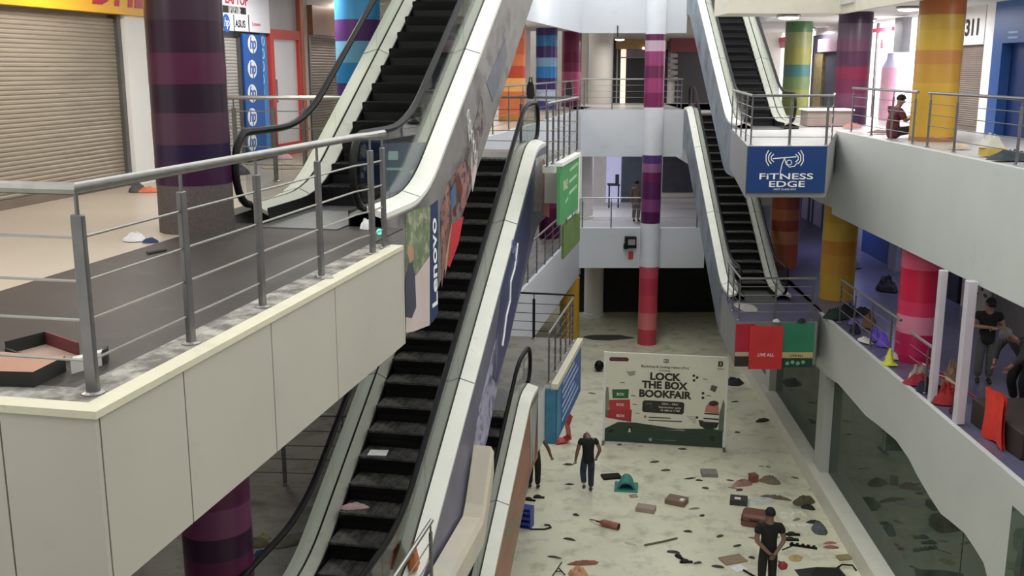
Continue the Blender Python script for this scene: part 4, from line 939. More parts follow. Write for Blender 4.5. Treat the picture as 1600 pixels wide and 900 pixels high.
# ---------------- far end
FW = 46.8
def fw(px, py, Y=FW): p = at_depth(px, py, Y); return p.x, p.z
def fbox(px0, px1, py0, py1, d0, d1, Y=FW):
    x0, z1 = fw(px0, py0, Y); x1, z0 = fw(px1, py1, Y); b = MB(); b.box(x0, x1, Y - d1, Y - d0, z0, z1); return b
t = thing('shop_doorway', 'dark open doorway with lit edge behind the upper far bridge', 'doorway', (fw(990, 170)[0], FW, 9.0), 0)
b = fbox(966, 1040, 64, 200, 0.02, 0.06); obj('dark_opening', b, mat('doorway_dark', (26, 22, 24), 0.6, var=0.2), t)
b = fbox(962, 1040, 62, 77, 0.06, 0.5); obj('ochre_sign', b, mat('ochre_sign', (140, 108, 56), 0.5, var=0.12), t)
b = fbox(970, 975, 76, 200, 0.06, 0.2); obj('lit_edge', b, mat('lit_door_edge', (255, 236, 214), 0.5, emit=0.8, var=0), t)
b = fbox(968, 1040, 89, 91, 0.06, 0.3); obj('transom_bar', b, M_steeld, t)
b = fbox(976, 1040, 77, 89, 0.06, 0.12); obj('transom_pane', b, mat('mauve_transom', (112, 100, 104), 0.3, var=0.1), t)
for px, py in ((1003, 76), (1010, 116)):
    x, z = fw(px, py); b = MB(); b.blob((x, FW - 0.55, z), 0.05, 0.05, 0.05); obj('bulb', b, M_lens, t)
for px in (921, 960):
    b = fbox(px - 1, px + 1, 60, 200, 0.0, 0.04); one('wall_joint_strip', ['dark vertical strip on the far wall next to the pink maroon column', 'dark vertical strip left of the far dark doorway'][px > 930], 'strip', b, M_dark)
b = MB(); x, z = fw(938, 120, 45.2); b.lathe([(0.52, 0), (0.52, 3.0)], (x, 45.2, 9.0), 28); tag(obj('round_column', b, mat('warm_white_column', (200, 194, 186), 0.6, var=0.03), smooth=True), 'broad off-white round column left of the far dark doorway', 'column')
t = thing('shopfront', 'dark shutter with maroon header right of the far bridge column', 'shopfront', (fw(1070, 170)[0], FW, 9.0), 0)
b = fbox(1056, 1130, 82, 200, 0.02, 0.08); obj('dark_shutter', b, mat('charcoal_shutter', (58, 54, 58), 0.5, var=0.1), t)
b = fbox(1046, 1130, 60, 82, 0.08, 0.3); obj('maroon_header', b, mat('maroon_header', (112, 44, 50), 0.5, var=0.1), t)
for k in range(5): b = fbox(1046, 1057, 84 + 9 * k, 90 + 9 * k, 0.08, 0.3); obj('shelf_stack', b, mat('grey_shelf', (150, 140, 140), 0.6), t)
# lower far gallery
for (a, c, p0, p1, m, nm, lab, cat) in ((948, 970, 238, 345, mat('lilac_lit_pane', (206, 206, 240), 0.4, emit=0.25, var=0.03), 'window_pane', 'pale lilac window at the lower far gallery', 'window'),
        (971, 1003, 238, 345, mat('blue_grey_panel', (78, 86, 96), 0.5, var=0.12), 'wall_panel', 'dark blue grey panel left of the lower far column', 'panel'),
        (1036, 1092, 240, 300, mat('charcoal_wall', (66, 66, 74), 0.6, var=0.2), 'wall_panel', 'charcoal wall panel right of the lower far column', 'panel')):
    b = fbox(a, c, p0, p1, 0.02, 0.08, 46.8); one(nm, lab, cat, b, m)
t = thing('desk', 'small dark desk before the lilac window on the lower far gallery', 'desk', (4.4, 45, 4.53), 0)
x0, z1 = fw(950, 268, 45); x1, _ = fw(968, 268, 45)
b = MB(); b.box(x0, x1, 44.7, 45.3, 5.5, 5.56); obj('desk_top', b, M_dark, t)
for x in (x0 + 0.05, x1 - 0.05):
    b = MB(); b.box(x - 0.03, x + 0.03, 44.75, 44.81, 4.53, 5.5); obj('desk_leg', b, M_dark, t)
b = MB(); b.box(x1 - 0.2, x1 - 0.04, 44.72, 44.8, 5.56, 6.0); obj('dark_monitor', b, M_dark, t)
# ground floor far end: stacked crates and rubble
for k, (px, py, w, h) in enumerate(((949, 484, 0.45, 0.9),)):
    p = on_level(px, py, 0); b = MB(); b.bevbox(p.x - w / 2, p.x + w / 2, p.y, p.y + 0.5, 0, h, 0.02); b.bevbox(p.x - w / 2 - 0.02, p.x + w / 2 + 0.02, p.y - 0.02, p.y + 0.52, h, h + 0.06, 0.01)
    tag(obj('crate', b, mat('dim_olive_crate', (96, 94, 80), 0.7, var=0.1)), ['olive grey crate beside the far ground floor column', 'shorter olive grey crate beside the far ground floor column'][k], 'crate')
# emergency lamp and red label on the lower far bridge
t = thing('emergency_lamp', 'black twin emergency lamp mounted on the lower far bridge', 'lamp', (fw(984, 387, 38.8)[0], 38.8, 3.7), 0)
b = fbox(976, 993, 369, 386, 0.0, 0.28, 38.8); obj('lamp_box', b, M_black, t)
b = fbox(980, 991, 372, 381, 0.28, 0.3, 38.8); obj('lamp_glass', b, mat('grey_lens', (150, 150, 150), 0.2), t)
b = fbox(974, 980, 380, 387, 0.05, 0.3, 38.8); obj('battery_box', b, M_black, t)
b = fbox(982, 989, 393, 405, 0.0, 0.03, 38.8); one('fire_sticker', 'small red sticker below the emergency lamp', 'sticker', b, mat('red_sticker', (196, 70, 66), 0.5))
for px in (965, 1017):
    b = fbox(px - 0.5, px + 0.5, 40 - (px > 1000) * 8, 58, -0.02, 0.03, 38.78); one('hanging_cable', ['thin dark cable hanging from the top far bridge, left', 'thin dark cable hanging from the top far bridge beside the column'][px > 1000], 'cable', b, M_black)

# ---------------- book fair board
P0, P1 = on_level(943, 690, 0), on_level(1131, 701, 0)
bx_ = (P1 - P0).normalized(); bn = Vector((bx_.y, -bx_.x, 0)); BW = (P1 - P0).length; BH = zat(550, P0.y)
t = thing('book_fair_board', 'large cream and green book fair display board standing on the ground floor', 'display board', (P0 + P1) / 2, 0)
CRM = mat('cream_board_print', (234, 230, 212), 0.5, var=0.03)
b = MB(); b.prism([P0 + bx_ * x + bn * 0.0 + Vector((0, 0, z)) for x, z in ((0, 0.04), (BW, 0.04), (BW, BH), (0, BH))], -bn * 0.06); obj('panel', b, CRM, t)
for x in (0.0, BW):
    b = MB(); b.box(-0.03, 0.03, -0.05, 0.03, 0, BH + 0.02, lambda a, c, z, x=x: P0 + bx_ * (x + a) - bn * c * 1.0 + Vector((0, 0, z))); obj('frame_post', b, M_wall, t)
    b = MB(); b.box(-0.04, 0.04, -0.3, 0.3, 0, 0.05, lambda a, c, z, x=x: P0 + bx_ * (x + a) - bn * c + Vector((0, 0, z))); obj('foot', b, M_steeld, t)
def bs(cx, cy):
    s = (cx - 65) / 1035.0; return s * BW, (1 - (cy - (35 + 45 * s)) / 795.0) * BH
def bp(name, pts, m, th=0.004):
    return plate(name, P0 + bn * 0.001, bx_, UPZ, [bs(*q) for q in pts], m, t, th)
def bt(s, cx, cy, size, w, m, bold=0.0):
    x, z = bs(cx, cy); a = bs(cx - w / 2, cy)[0]; c = bs(cx + w / 2, cy)[0]
    return text('board_letters', s, size, P0 + bn * 0.008 + bx_ * x + Vector((0, 0, z)), bx_, UPZ, m, t, bold=bold, width=c - a)
DG = mat('dark_green_print_band', (50, 70, 56), 0.5, var=0.05); CH = mat('charcoal_print', (46, 44, 42), 0.5); RDB = mat('box_red_print', (196, 62, 66), 0.5, var=0.05)
bp('green_band', [(65, 715), (190, 650), (340, 655), (700, 705), (1000, 700), (1085, 720), (1085, 868), (65, 822)], DG)
bp('leaf_shape', [(1045, 720), (1050, 560), (1078, 440), (1100, 520), (1090, 730)], mat('grey_green_leaf', (110, 122, 104), 0.5))
bp('leaf_shape', [(66, 520), (80, 340), (98, 345), (110, 470), (100, 600), (70, 610)], mat('grey_leaf', (140, 140, 124), 0.5))
bt('LOCK', 578, 252, 0.29, 262, CH, 0.045); bt('THE BOX', 577, 326, 0.29, 390, CH, 0.045); bt('BOOKFAIR', 582, 405, 0.29, 445, CH, 0.045)
bt('Bookshop & Coding Helper (Pvt.)', 578, 165, 0.085, 405, CH, 0.008); bt('Presents', 575, 195, 0.06, 90, CH)
bp('logo_bar', [(100, 95), (110, 80), (255, 82), (268, 98), (262, 116), (108, 113)], CH); bt('LOCK IT BOX', 185, 98, 0.07, 140, RDB, 0.01)
bp('logo_mark', [(565, 95), (608, 97), (606, 130), (563, 128)], mat('grey_mark', (110, 100, 96), 0.5)); bt('BS', 585, 112, 0.09, 36, CRM)
bp('logo_mark', [(1022, 112), (1060, 114), (1062, 150), (1050, 160), (1020, 158)], CH); bt('3', 1040, 136, 0.12, 18, CRM); bt('BOOKS', 1042, 180, 0.04, 56, CH)
bp('box_lid_print', [(130, 362), (275, 360), (272, 440), (136, 440)], mat('box_green_print', (48, 106, 70), 0.5)); bt('BOX', 203, 405, 0.11, 66, CRM, 0.02)
bp('box_print', [(104, 455), (286, 450), (292, 540), (110, 545)], RDB); bt('BOX', 203, 497, 0.11, 66, CRM, 0.02)
bp('box_print', [(86, 545), (305, 540), (300, 650), (82, 612)], mat('box_crimson_print', (180, 50, 60), 0.5)); bt('BOX', 208, 596, 0.11, 70, CRM, 0.02)
bp('date_panel', [(395, 470), (410, 455), (738, 470), (752, 485), (748, 565), (735, 578), (405, 560), (393, 545)], CH)
bp('calendar_icon', [(425, 478), (475, 480), (475, 525), (425, 523)], mat('pale_icon', (180, 178, 165), 0.5)); bp('calendar_hole', [(433, 492), (467, 493), (467, 517), (433, 516)], CH, 0.006)
bt('20th - 28th', 630, 488, 0.075, 140, CRM, 0.005); bt('September only', 628, 518, 0.08, 190, CRM, 0.006); bt('10 AM to 7 PM', 630, 546, 0.08, 160, CRM, 0.006)
bp('pin_icon', [(420, 615), (410, 600), (415, 590), (427, 590), (432, 600)], RDB)
for q, (a, c, y) in enumerate(((450, 640, 606), (450, 735, 632))): bp('text_line', [(a, y - 5), (c, y - 5 + (c - a) * 0.03), (c, y + 5 + (c - a) * 0.03), (a, y + 5)], mat('grey_text_line', (96, 92, 86), 0.5))
for q, (a, c, y) in enumerate(((340, 760, 705), (355, 870, 735), (505, 690, 805))): bp('text_line', [(a, y - 4), (c, y - 4 + (c - a) * 0.03), (c, y + 4 + (c - a) * 0.03), (a, y + 4)], CRM)
bp('person_icon', [(268, 700), (308, 702), (308, 745), (268, 743)], mat('icon_green', (80, 96, 82), 0.5)); bp('person_icon', [(277, 740), (280, 725), (298, 725), (301, 741)], CRM, 0.006); bp('person_icon', circ(289, 715, 8, 10), CRM, 0.006)
bp('globe_icon', circ(472, 803, 15, 14), CRM)
for cx in (132, 1000): bp('laurel_mark', circ(cx, 735 + (cx > 500) * 55, 24, 9), mat('icon_green', (80, 96, 82), 0.5)); 
bp('cup_print', [(875, 625), (1050, 640), (1035, 690), (985, 708), (930, 700), (890, 675)], CH)
for k in range(4): bp('book_stripe', [(925 - 3 * k, 560 + 22 * k), (1045, 568 + 22 * k), (1048, 580 + 22 * k), (922 - 3 * k, 572 + 22 * k)], CH if k % 2 == 0 else M_wall)
bp('scoop_print', [(925, 555), (935, 500), (960, 470), (1030, 478), (1045, 520), (1045, 565)], mat('salmon_print', (204, 130, 116), 0.5)); bp('cherry_print', circ(998, 478, 42, 16, 24), mat('brown_print', (70, 46, 40), 0.5), 0.007)
for cx, cy in ((822, 238), (850, 254), (825, 278), (905, 390), (905, 430), (862, 602)): bp('dot_print', circ(cx, cy, 12, 8), CH)
bp('book_icon', [(975, 318), (1025, 330), (1005, 382), (962, 360)], mat('grey_book_icon', (100, 96, 88), 0.5)); bp('paper_icon', [(245, 205), (330, 200), (320, 235), (280, 245)], mat('pale_grey_icon', (172, 168, 156), 0.5))
for a, y in ((295, 410), (310, 488), (335, 566), (200, 297), (900, 262), (935, 406)): bp('dash_print', [(a, y), (a + 38, y + 4), (a + 38, y + 10), (a, y + 6)], mat('grey_text_line', (96, 92, 86), 0.5))
for k in range(5): bp('motion_line', [(770 + 14 * k, 590 + 14 * k), (855, 594 + 14 * k), (855, 597 + 14 * k), (770 + 14 * k, 593 + 14 * k)], mat('thin_grey_line', (150, 146, 134), 0.5))

# ================================================================== PEOPLE
def skin_mesh(verts, edges, root=0, sub=2):
    """verts: (co, radius) ; grows one continuous surface along the edges"""
    me = bpy.data.meshes.new('skin_source')
    me.from_pydata([v[0] for v in verts], edges, [])
    o = bpy.data.objects.new('skin_source', me); COL.objects.link(o)
    m = o.modifiers.new('skin', 'SKIN'); m.use_smooth_shade = True; m.branch_smoothing = 0.6
    for k, v in enumerate(verts):
        r = v[1] if isinstance(v[1], tuple) else (v[1], v[1])
        me.skin_vertices[0].data[k].radius = r
        me.skin_vertices[0].data[k].use_root = (k == root)
    s = o.modifiers.new('smooth', 'SUBSURF'); s.levels = sub; s.render_levels = sub
    bpy.context.view_layer.update()
    r = bpy.data.meshes.new_from_object(o.evaluated_get(bpy.context.evaluated_depsgraph_get()))
    bpy.data.objects.remove(o); bpy.data.meshes.remove(me)
    b = MB(); b.v = [p.co.copy() for p in r.vertices]; b.f = [list(p.vertices) for p in r.polygons]; b.m = [0] * len(b.f)
    bpy.data.meshes.remove(r)
    return b
STAND = dict(pel=(0, 0, .95), sp=(0, 0, 1.13), ch=(0, .01, 1.32), nk=(0, 0, 1.47), hb=(0, .015, 1.545), hm=(0, .02, 1.62), ht=(0, .015, 1.69),
             sl=(-.195, 0, 1.40), sr=(.195, 0, 1.40), el=(-.25, -.02, 1.12), er=(.25, -.02, 1.12), wl=(-.25, .05, .88), wr=(.25, .05, .88),
             hl=(-.09, 0, .90), hr=(.09, 0, .90), kl=(-.10, .02, .50), kr=(.10, .02, .50), al=(-.10, -.02, .09), ar=(.10, -.02, .09), tl=(-.115, .15, .035), tr=(.115, .15, .035))
def person(label, loc, rotz, pose, shirt, pants, shoes, hair, skin=(128, 92, 74), sleeve=0.55, long_sleeve=False, scale=1.0, cap=None, facehair=True, group=None):
    J = {k: Vector(v) for k, v in {**STAND, **pose}.items()}
    root = thing('person', label, 'person', loc, rotz, group)
    RM = ROOTM[root.name] @ Matrix.Scale(scale, 4)
    M_skin = mat('skin_%d' % skin[0], skin, 0.55, var=0.05)
    def lerp(a, c, t): return J[a] * (1 - t) + J[c] * t
    # body: one continuous surface from head to ankles
    V = []; E = []; N = {}
    def add(n, co, r, par=None):
        V.append((co, r)); N[n] = len(V) - 1
        if par: E.append((N[par], N[n]))
    add('pel', J['pel'], .135); add('sp', J['sp'], .13, 'pel'); add('ch', J['ch'], .145, 'sp'); add('nk', J['nk'], .062, 'ch')
    add('hb', J['hb'], .072, 'nk'); add('hm', J['hm'], (.085, .10), 'hb'); add('ht', J['ht'], (.07, .082), 'hm')
    for s in 'lr':
        add('s' + s, J['s' + s], .058, 'ch'); add('e' + s, J['e' + s], .05, 's' + s); add('w' + s, J['w' + s], .035, 'e' + s)
        d = (J['w' + s] - J['e' + s]).normalized()
        add('p' + s, J['w' + s] + d * .07, (.04, .024), 'w' + s)
        add('h' + s, J['h' + s], .085, 'pel'); add('k' + s, J['k' + s], .058, 'h' + s); add('a' + s, J['a' + s], .04, 'k' + s)
    b = skin_mesh(V, E)
    for s, sx in (('l', -1), ('r', 1)):           # five fingers rooted in each palm
        d = (J['w' + s] - J['e' + s]).normalized(); pa = J['w' + s] + d * .085
        side = d.cross(Vector((0, 1, 0))); side = side.normalized() if side.length > .1 else Vector((1, 0, 0))
        nrm = side.cross(d).normalized()
        for k, (o, ln) in enumerate(((-.030, .062), (-.010, .075), (.010, .070), (.030, .055))):
            q = pa + side * o
            b.tube([q, q + d * ln * .5 + nrm * .006, q + d * ln * .85 + nrm * .028, q + d * ln * .95 + nrm * .045], .009, 6, radii=[.0095, .009, .008, .006])
        q = J['w' + s] + d * .04
        b.tube([q, q + side * .038 + d * .03, q + side * .045 + d * .062 + nrm * .012], .009, 6, radii=[.011, .010, .007])
    # nose and ears belong to the head
    fdir = (J['hm'] - J['hb']).normalized(); hm = J['hm']
    fw_ = Vector((0, 1, 0)); fw_ = (fw_ - fdir * fw_.dot(fdir)).normalized() if abs(fw_.dot(fdir)) < .95 else Vector((0, 0, -1))
    sd_ = fdir.cross(fw_).normalized()
    b.tube([hm + fw_ * .085 + fdir * .012, hm + fw_ * .112 - fdir * .025, hm + fw_ * .09 - fdir * .03], .012, 6, radii=[.008, .014, .008])
    for sg in (-1, 1): b.blob(hm + sd_ * sg * .088 - fdir * .01, .012, .022, .032, 8, 6)
    def put(name, mb, m, par=root, smooth=True):
        mb.v = [RM @ p for p in mb.v]; return obj(name, mb, m, par, smooth)
    body = put('body', b, M_skin)
    for sg in (-1, 1):
        e = MB(); e.blob(hm + fw_ * .088 + sd_ * sg * .034 + fdir * .01, .012, .008, .008, 8, 6); put('eye', e, M_black, body)
    mo = MB(); mo.tube([hm + fw_ * .088 - fdir * .058 + sd_ * x for x in (-.024, 0, .024)], .006, 6); put('mouth', mo, mat('lip_brown', (110, 62, 56), 0.5), body)
    # shirt
    V = []; E = []; N = {}
    add('pel', J['pel'] + (J['pel'] - J['sp']).normalized() * .19, .172); add('sp', J['sp'], .168, 'pel'); add('ch', J['ch'], .182, 'sp'); add('nk', J['nk'] - (J['nk'] - J['ch']) * .18, .075, 'ch')
    for s in 'lr':
        add('s' + s, J['s' + s], .088, 'ch')
        if long_sleeve: add('e' + s, J['e' + s], .068, 's' + s); add('w' + s, lerp('e' + s, 'w' + s, .9), .05, 'e' + s)
        else: add('e' + s, lerp('s' + s, 'e' + s, sleeve), .08, 's' + s); 
    put('shirt', skin_mesh(V, E), mat('cloth_%d_%d_%d' % shirt, shirt, 0.85, var=0.15, scale=8, bump=0.3))
    # trousers
    V = []; E = []; N = {}
    add('pel', J['pel'] - (J['sp'] - J['pel']) * .1, .155); add('up', J['pel'] + (J['sp'] - J['pel']) * .95, .15, 'pel')
    for s in 'lr':
        add('h' + s, J['h' + s], .115, 'pel'); add('k' + s, J['k' + s], .088, 'h' + s); add('a' + s, lerp('k' + s, 'a' + s, .93), .074, 'k' + s)
    put('trousers', skin_mesh(V, E), mat('denim_%d_%d_%d' % pants, pants, 0.85, var=0.2, scale=7, bump=0.3))
    for s in 'lr':
        V = []; E = []; N = {}
        d = (J['t' + s] - J['a' + s]); add('a', J['a' + s] + Vector((0, 0, -.02)), .05); add('m', J['a' + s] + d * .55 + Vector((0, 0, -.012)), .046, 'a'); add('t', J['t' + s], (.042, .03), 'm')
        put('shoe', skin_mesh(V, E), mat('shoe_%d' % shoes[0], shoes, 0.6))
    # hair or cap
    h = MB(); up = fdir
    n, kk = 16, 8; o0 = len(h.v); c = hm + up * .022 - fw_ * .012
    for i in range(kk + 1):
        th = PI * .60 * i / kk
        for j in range(n):
            ph = 2 * PI * j / n; x = math.sin(th) * math.cos(ph); y = math.sin(th) * math.sin(ph); z = math.cos(th)
            drop = 1.0
            if y > .35 and z < .35: z = .35 + (z - .35) * .15
            h.v.append(c + sd_ * x * .098 + fw_ * y * .113 + up * z * .115)
    for i in range(kk):
        for j in range(n): h.f.append([i * n + j, (i + 1) * n + j, (i + 1) * n + (j + 1) % n, i * n + (j + 1) % n]); h.m.append(0)
    h.f.append([kk * n + j for j in range(n)]); h.m.append(0)
    put('cap' if cap else 'hair', h, mat('hair_%d_%d_%d' % hair, hair, 0.8, var=0.3, scale=30))
    if cap:
        v = MB(); pts = [hm + up * .05 + fw_ * (.09 + .085 * math.sin(PI * k / 8)) + sd_ * (.085 * math.cos(PI * k / 8)) for k in range(9)]
        v.prism(pts, up * .008); put('cap_peak', v, mat('hair_%d_%d_%d' % hair, hair, 0.8), smooth=False)
    return root
P_ = on_level(918, 769, 0)
person('man in black T-shirt and jeans walking away with head bowed beside the teal tub', P_, math.radians(4),
       dict(nk=(0, .09, 1.44), ch=(0, .04, 1.31), hb=(0, .17, 1.43), hm=(0, .25, 1.40), ht=(0, .32, 1.36), sl=(-.19, .04, 1.40), sr=(.19, .04, 1.40), el=(-.27, .0, 1.12), wl=(-.31, .04, .87), er=(.30, -.03, 1.14), wr=(.23, .04, .93),
            kl=(-.12, .04, .54), al=(-.13, -.26, .34), tl=(-.13, -.24, .20), kr=(.09, .06, .50), ar=(.09, .03, .09), tr=(.10, .2, .035)),
       (24, 22, 24), (42, 52, 72), (70, 60, 54), (22, 18, 18))
P_ = on_level(1197, 926, 0)
person('man in black T-shirt seen from behind with hands clasped at his back', P_, math.radians(2),
       dict(el=(-.27, -.08, 1.13), er=(.27, -.08, 1.13), wl=(-.06, -.175, .93), wr=(.08, -.185, .91), nk=(0, .01, 1.48)),
       (22, 22, 22), (30, 28, 30), (40, 38, 36), (24, 18, 18), skin=(132, 100, 86), sleeve=.6, scale=1.07)
p = Vector((0.56, 24.6, 0))
person('person half hidden behind the lowest left escalator, one bare arm showing', p, math.radians(-10),
       dict(ch=(0, .12, 1.26), nk=(0, .22, 1.36), hb=(0, .29, 1.41), hm=(0, .34, 1.46), ht=(0, .37, 1.52), sl=(-.18, .14, 1.32), sr=(.18, .14, 1.32), er=(.33, .18, 1.06), wr=(.40, .24, .82), el=(-.24, .22, 1.06), wl=(-.2, .34, .85)),
       (60, 34, 34), (28, 28, 30), (40, 40, 42), (26, 20, 20), skin=(120, 80, 62), sleeve=.3)
p = on_level(1398, 214, 9.02); pr = R(U2 + 0.48, p.y, 9.02)
person('person in maroon top sitting on the upper floor looking at a phone', pr, math.radians(-78),
       dict(pel=(0, -.05, .14), sp=(0, -.10, .34), ch=(0, -.06, .54), nk=(0, .03, .68), hb=(0, .07, .75), hm=(0, .095, .82), ht=(0, .09, .89), sl=(-.18, -.03, .62), sr=(.18, -.03, .62), el=(-.24, .08, .38), er=(.24, .08, .38), wl=(-.09, .28, .42), wr=(.09, .28, .42),
            hl=(-.09, .0, .12), hr=(.09, .0, .12), kl=(-.14, .42, .16), kr=(.14, .42, .20), al=(-.10, .80, .06), ar=(.10, .82, .06), tl=(-.12, .88, .16), tr=(.12, .90, .16)),
       (104, 52, 62), (50, 48, 56), (60, 56, 56), (24, 20, 22), skin=(150, 110, 96), sleeve=.9)
ph = MB(); q = pr + Vector((0.36, 0.02, .47)); ph.bevbox(q.x - .01, q.x + .01, q.y - .04, q.y + .04, q.z - .08, q.z + .08, .004)
tag(obj('mobile_phone', ph, M_black), 'dark mobile phone held by the person sitting on the floor', 'phone')
pm = Vector((9.25, 19.3, 4.5))
person('man in black T-shirt and cap facing the atrium, looking down at his hands', pm, math.radians(165),
       dict(nk=(0, .03, 1.47), hb=(0, .06, 1.535), hm=(0, .09, 1.60), ht=(0, .10, 1.67), el=(-.27, .05, 1.14), er=(.27, .05, 1.14), wl=(-.06, .26, 1.16), wr=(.05, .27, 1.18)),
       (28, 28, 30), (92, 92, 88), (40, 40, 40), (34, 32, 34), skin=(168, 128, 112), sleeve=.6, cap=True)
ph = MB(); q = pm + Vector((-0.06, -0.36, 1.2)); ph.bevbox(q.x - .04, q.x + .04, q.y - .08, q.y + .08, q.z - .01, q.z + .012, .004)
tag(obj('mobile_phone', ph, mat('pale_phone', (190, 186, 180), 0.4)), 'pale phone held by the man in the cap', 'phone')
person('grey hooded person bending over the right lower parapet', (9.25, 17.85, 4.5), math.radians(115),
       dict(pel=(0, -.1, .85), sp=(0, .02, 1.02), ch=(0, .20, 1.16), nk=(0, .33, 1.24), hb=(0, .40, 1.28), hm=(0, .46, 1.30), ht=(0, .52, 1.30), sl=(-.18, .22, 1.20), sr=(.18, .22, 1.20), el=(-.26, .34, .98), er=(.26, .34, .98), wl=(-.16, .48, .80), wr=(.16, .48, .80),
            hl=(-.09, -.1, .82), hr=(.09, -.1, .82), kl=(-.12, .10, .47), kr=(.12, .10, .47)),
       (70, 68, 70), (28, 26, 28), (40, 38, 38), (120, 116, 114), skin=(150, 112, 96), long_sleeve=True, scale=1.08)
pf = at_depth(994, 330, 40.6)
person('person in brown standing behind the lower far bridge rail beside the column', (pf.x, 40.6, 4.53), math.radians(-30),
       {}, (120, 104, 92), (112, 104, 100), (60, 56, 54), (30, 26, 28), skin=(150, 112, 96), scale=.95, long_sleeve=True)

# ================================================================== LITTER AND LOOSE THINGS
RN = random.Random(11)
def gl(px, py, z=0.0): return on_level(px, py, z)
def put1(name, label, cat, b, m, group=None, smooth=False): return tag(obj(name, b, m, smooth=smooth), label, cat, group)
def clothmb(c, sx, sy, h, rot, seed, z=0.0, lump=0.35):
    """rumpled cloth: irregular outline, folded top, flat underside"""
    r = random.Random(seed); b = MB(); n, k = 20, 6
    ol = [1 + r.uniform(-.28, .28) for _ in range(n)]; ol = [(ol[j - 1] + 2 * ol[j] + ol[(j + 1) % n]) / 4 for j in range(n)]
    ca, sa = math.cos(rot), math.sin(rot); c = Vector(c)
    ph = [r.uniform(0, 6) for _ in range(4)]
    b.v.append(c + Vector((0, 0, h * .8 + .004)))
    for i in range(1, k + 1):
        t = i / k
        for j in range(n):
            a = 2 * PI * j / n; x, y = sx * t * ol[j] * math.cos(a), sy * t * ol[j] * math.sin(a)
            w = .5 + .5 * math.sin(a * 3 + ph[0] + t * 5) * math.cos(a * 2 + ph[1] - t * 7)
            z_ = h * (1 - t ** 2.2) * (1 - lump + lump * 2 * w) + (.012 if i < k else .003)
            b.v.append(c + Vector((x * ca - y * sa, x * sa + y * ca, z_)))
    for j in range(n): b.f.append([0, 1 + j, 1 + (j + 1) % n]); b.m.append(0)
    for i in range(k - 1):
        for j in range(n):
            a0 = 1 + i * n; a1 = a0 + n
            b.f.append([a0 + j, a1 + j, a1 + (j + 1) % n, a0 + (j + 1) % n]); b.m.append(0)
    b.f.append([1 + (k - 1) * n + j for j in range(n)][::-1]); b.m.append(0)
    return b
def cloth(label, p, sx, sy, h, rot, colr, seed, name='cloth', cat='cloth', group=None, lump=.35):
    sx, sy = sx * .86, sy * .86
    return put1(name, label, cat, clothmb(p, sx, sy, h, rot, seed, lump=lump), mat('fabric_%d_%d_%d' % colr, colr, 0.85, var=0.2, scale=9, bump=0.3), group, True)
def rotbox(p, sx, sy, h, rot, bev=.01, z0=0.0):
    ca, sa = math.cos(rot), math.sin(rot); p = Vector(p)
    b = MB(); b.bevbox(-sx / 2, sx / 2, -sy / 2, sy / 2, z0, z0 + h, bev, lambda x, y, z: p + Vector((x * ca - y * sa, x * sa + y * ca, z))); return b
def TF(p, rot):
    ca, sa = math.cos(rot), math.sin(rot); p = Vector(p); return lambda x, y, z: p + Vector((x * ca - y * sa, x * sa + y * ca, z))

# teal tub with arched mouth
p = gl(978, 767); t = thing('plastic_tub', 'teal plastic tub with an arched opening lying on the floor', 'tub', p, 0)
b = MB(); n = 12; T = TF(p, math.radians(-8))
def arch(w, h, y, k0=n): return [(w * math.cos(PI * k / k0), y, h * math.sin(PI * k / k0)) for k in range(k0 + 1)]
A1, A2, A3 = arch(.24, .24, .0), arch(.19, .30, .42), arch(.19, .19, .0)
TEAL = mat('teal_plastic', (52, 132, 124), 0.4, var=0.06)
for k in range(n):
    b.add([T(*A1[k]), T(*A1[k + 1]), T(A2[k + 1][0], A2[k + 1][1], A2[k + 1][2]), T(*A2[k])], [(0, 1, 2, 3)])
    b.add([T(*A1[k]), T(*A1[k + 1]), T(*A3[k + 1]), T(*A3[k])], [(0, 1, 2, 3)])
    b.add([T(*A3[k]), T(*A3[k + 1]), T(A3[k + 1][0] * .8, .36, A3[k + 1][2] * .9), T(A3[k][0] * .8, .36, A3[k][2] * .9)], [(0, 1, 2, 3)])
b.add([T(*q) for q in A2], [tuple(range(n + 1))])
obj('arched_shell', b, TEAL, t)
b = MB(); b.bevbox(-.30, .30, -.10, .52, 0, .035, .012, T); obj('base_rim', b, TEAL, t)
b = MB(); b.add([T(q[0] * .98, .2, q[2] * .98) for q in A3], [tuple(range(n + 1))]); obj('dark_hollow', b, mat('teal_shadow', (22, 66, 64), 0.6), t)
put1('tray', 'flat black tray behind the teal tub', 'tray', rotbox(gl(955, 746), .5, .3, .06, .2), M_black)
# red folded plastic sheet
p = gl(884, 690); b = MB(); T = TF(p, math.radians(15))
prof = [(-.35, .02), (-.25, .05), (-.05, .04), (.08, .12), (.05, .32), (.02, .55), (.12, .78)]
prof2 = [(x + (.03 if z > .1 else 0), z + .03) for x, z in prof]
for (x0, z0), (x1, z1) in zip(prof, prof[1:]): b.add([T(x0, -.22, z0), T(x0, .22, z0), T(x1, .18, z1), T(x1, -.18, z1), T(x0 + .03, -.22, z0 + .025), T(x0 + .03, .22, z0 + .025), T(x1 + .03, .18, z1 + .025), T(x1 + .03, -.18, z1 + .025)], [(0, 1, 2, 3), (7, 6, 5, 4), (0, 4, 5, 1), (1, 5, 6, 2), (2, 6, 7, 3), (3, 7, 4, 0)])
put1('plastic_chair', 'crumpled red plastic chair shell near the walking man', 'chair', b, mat('red_plastic', (206, 72, 64), 0.4, var=0.1), smooth=True)
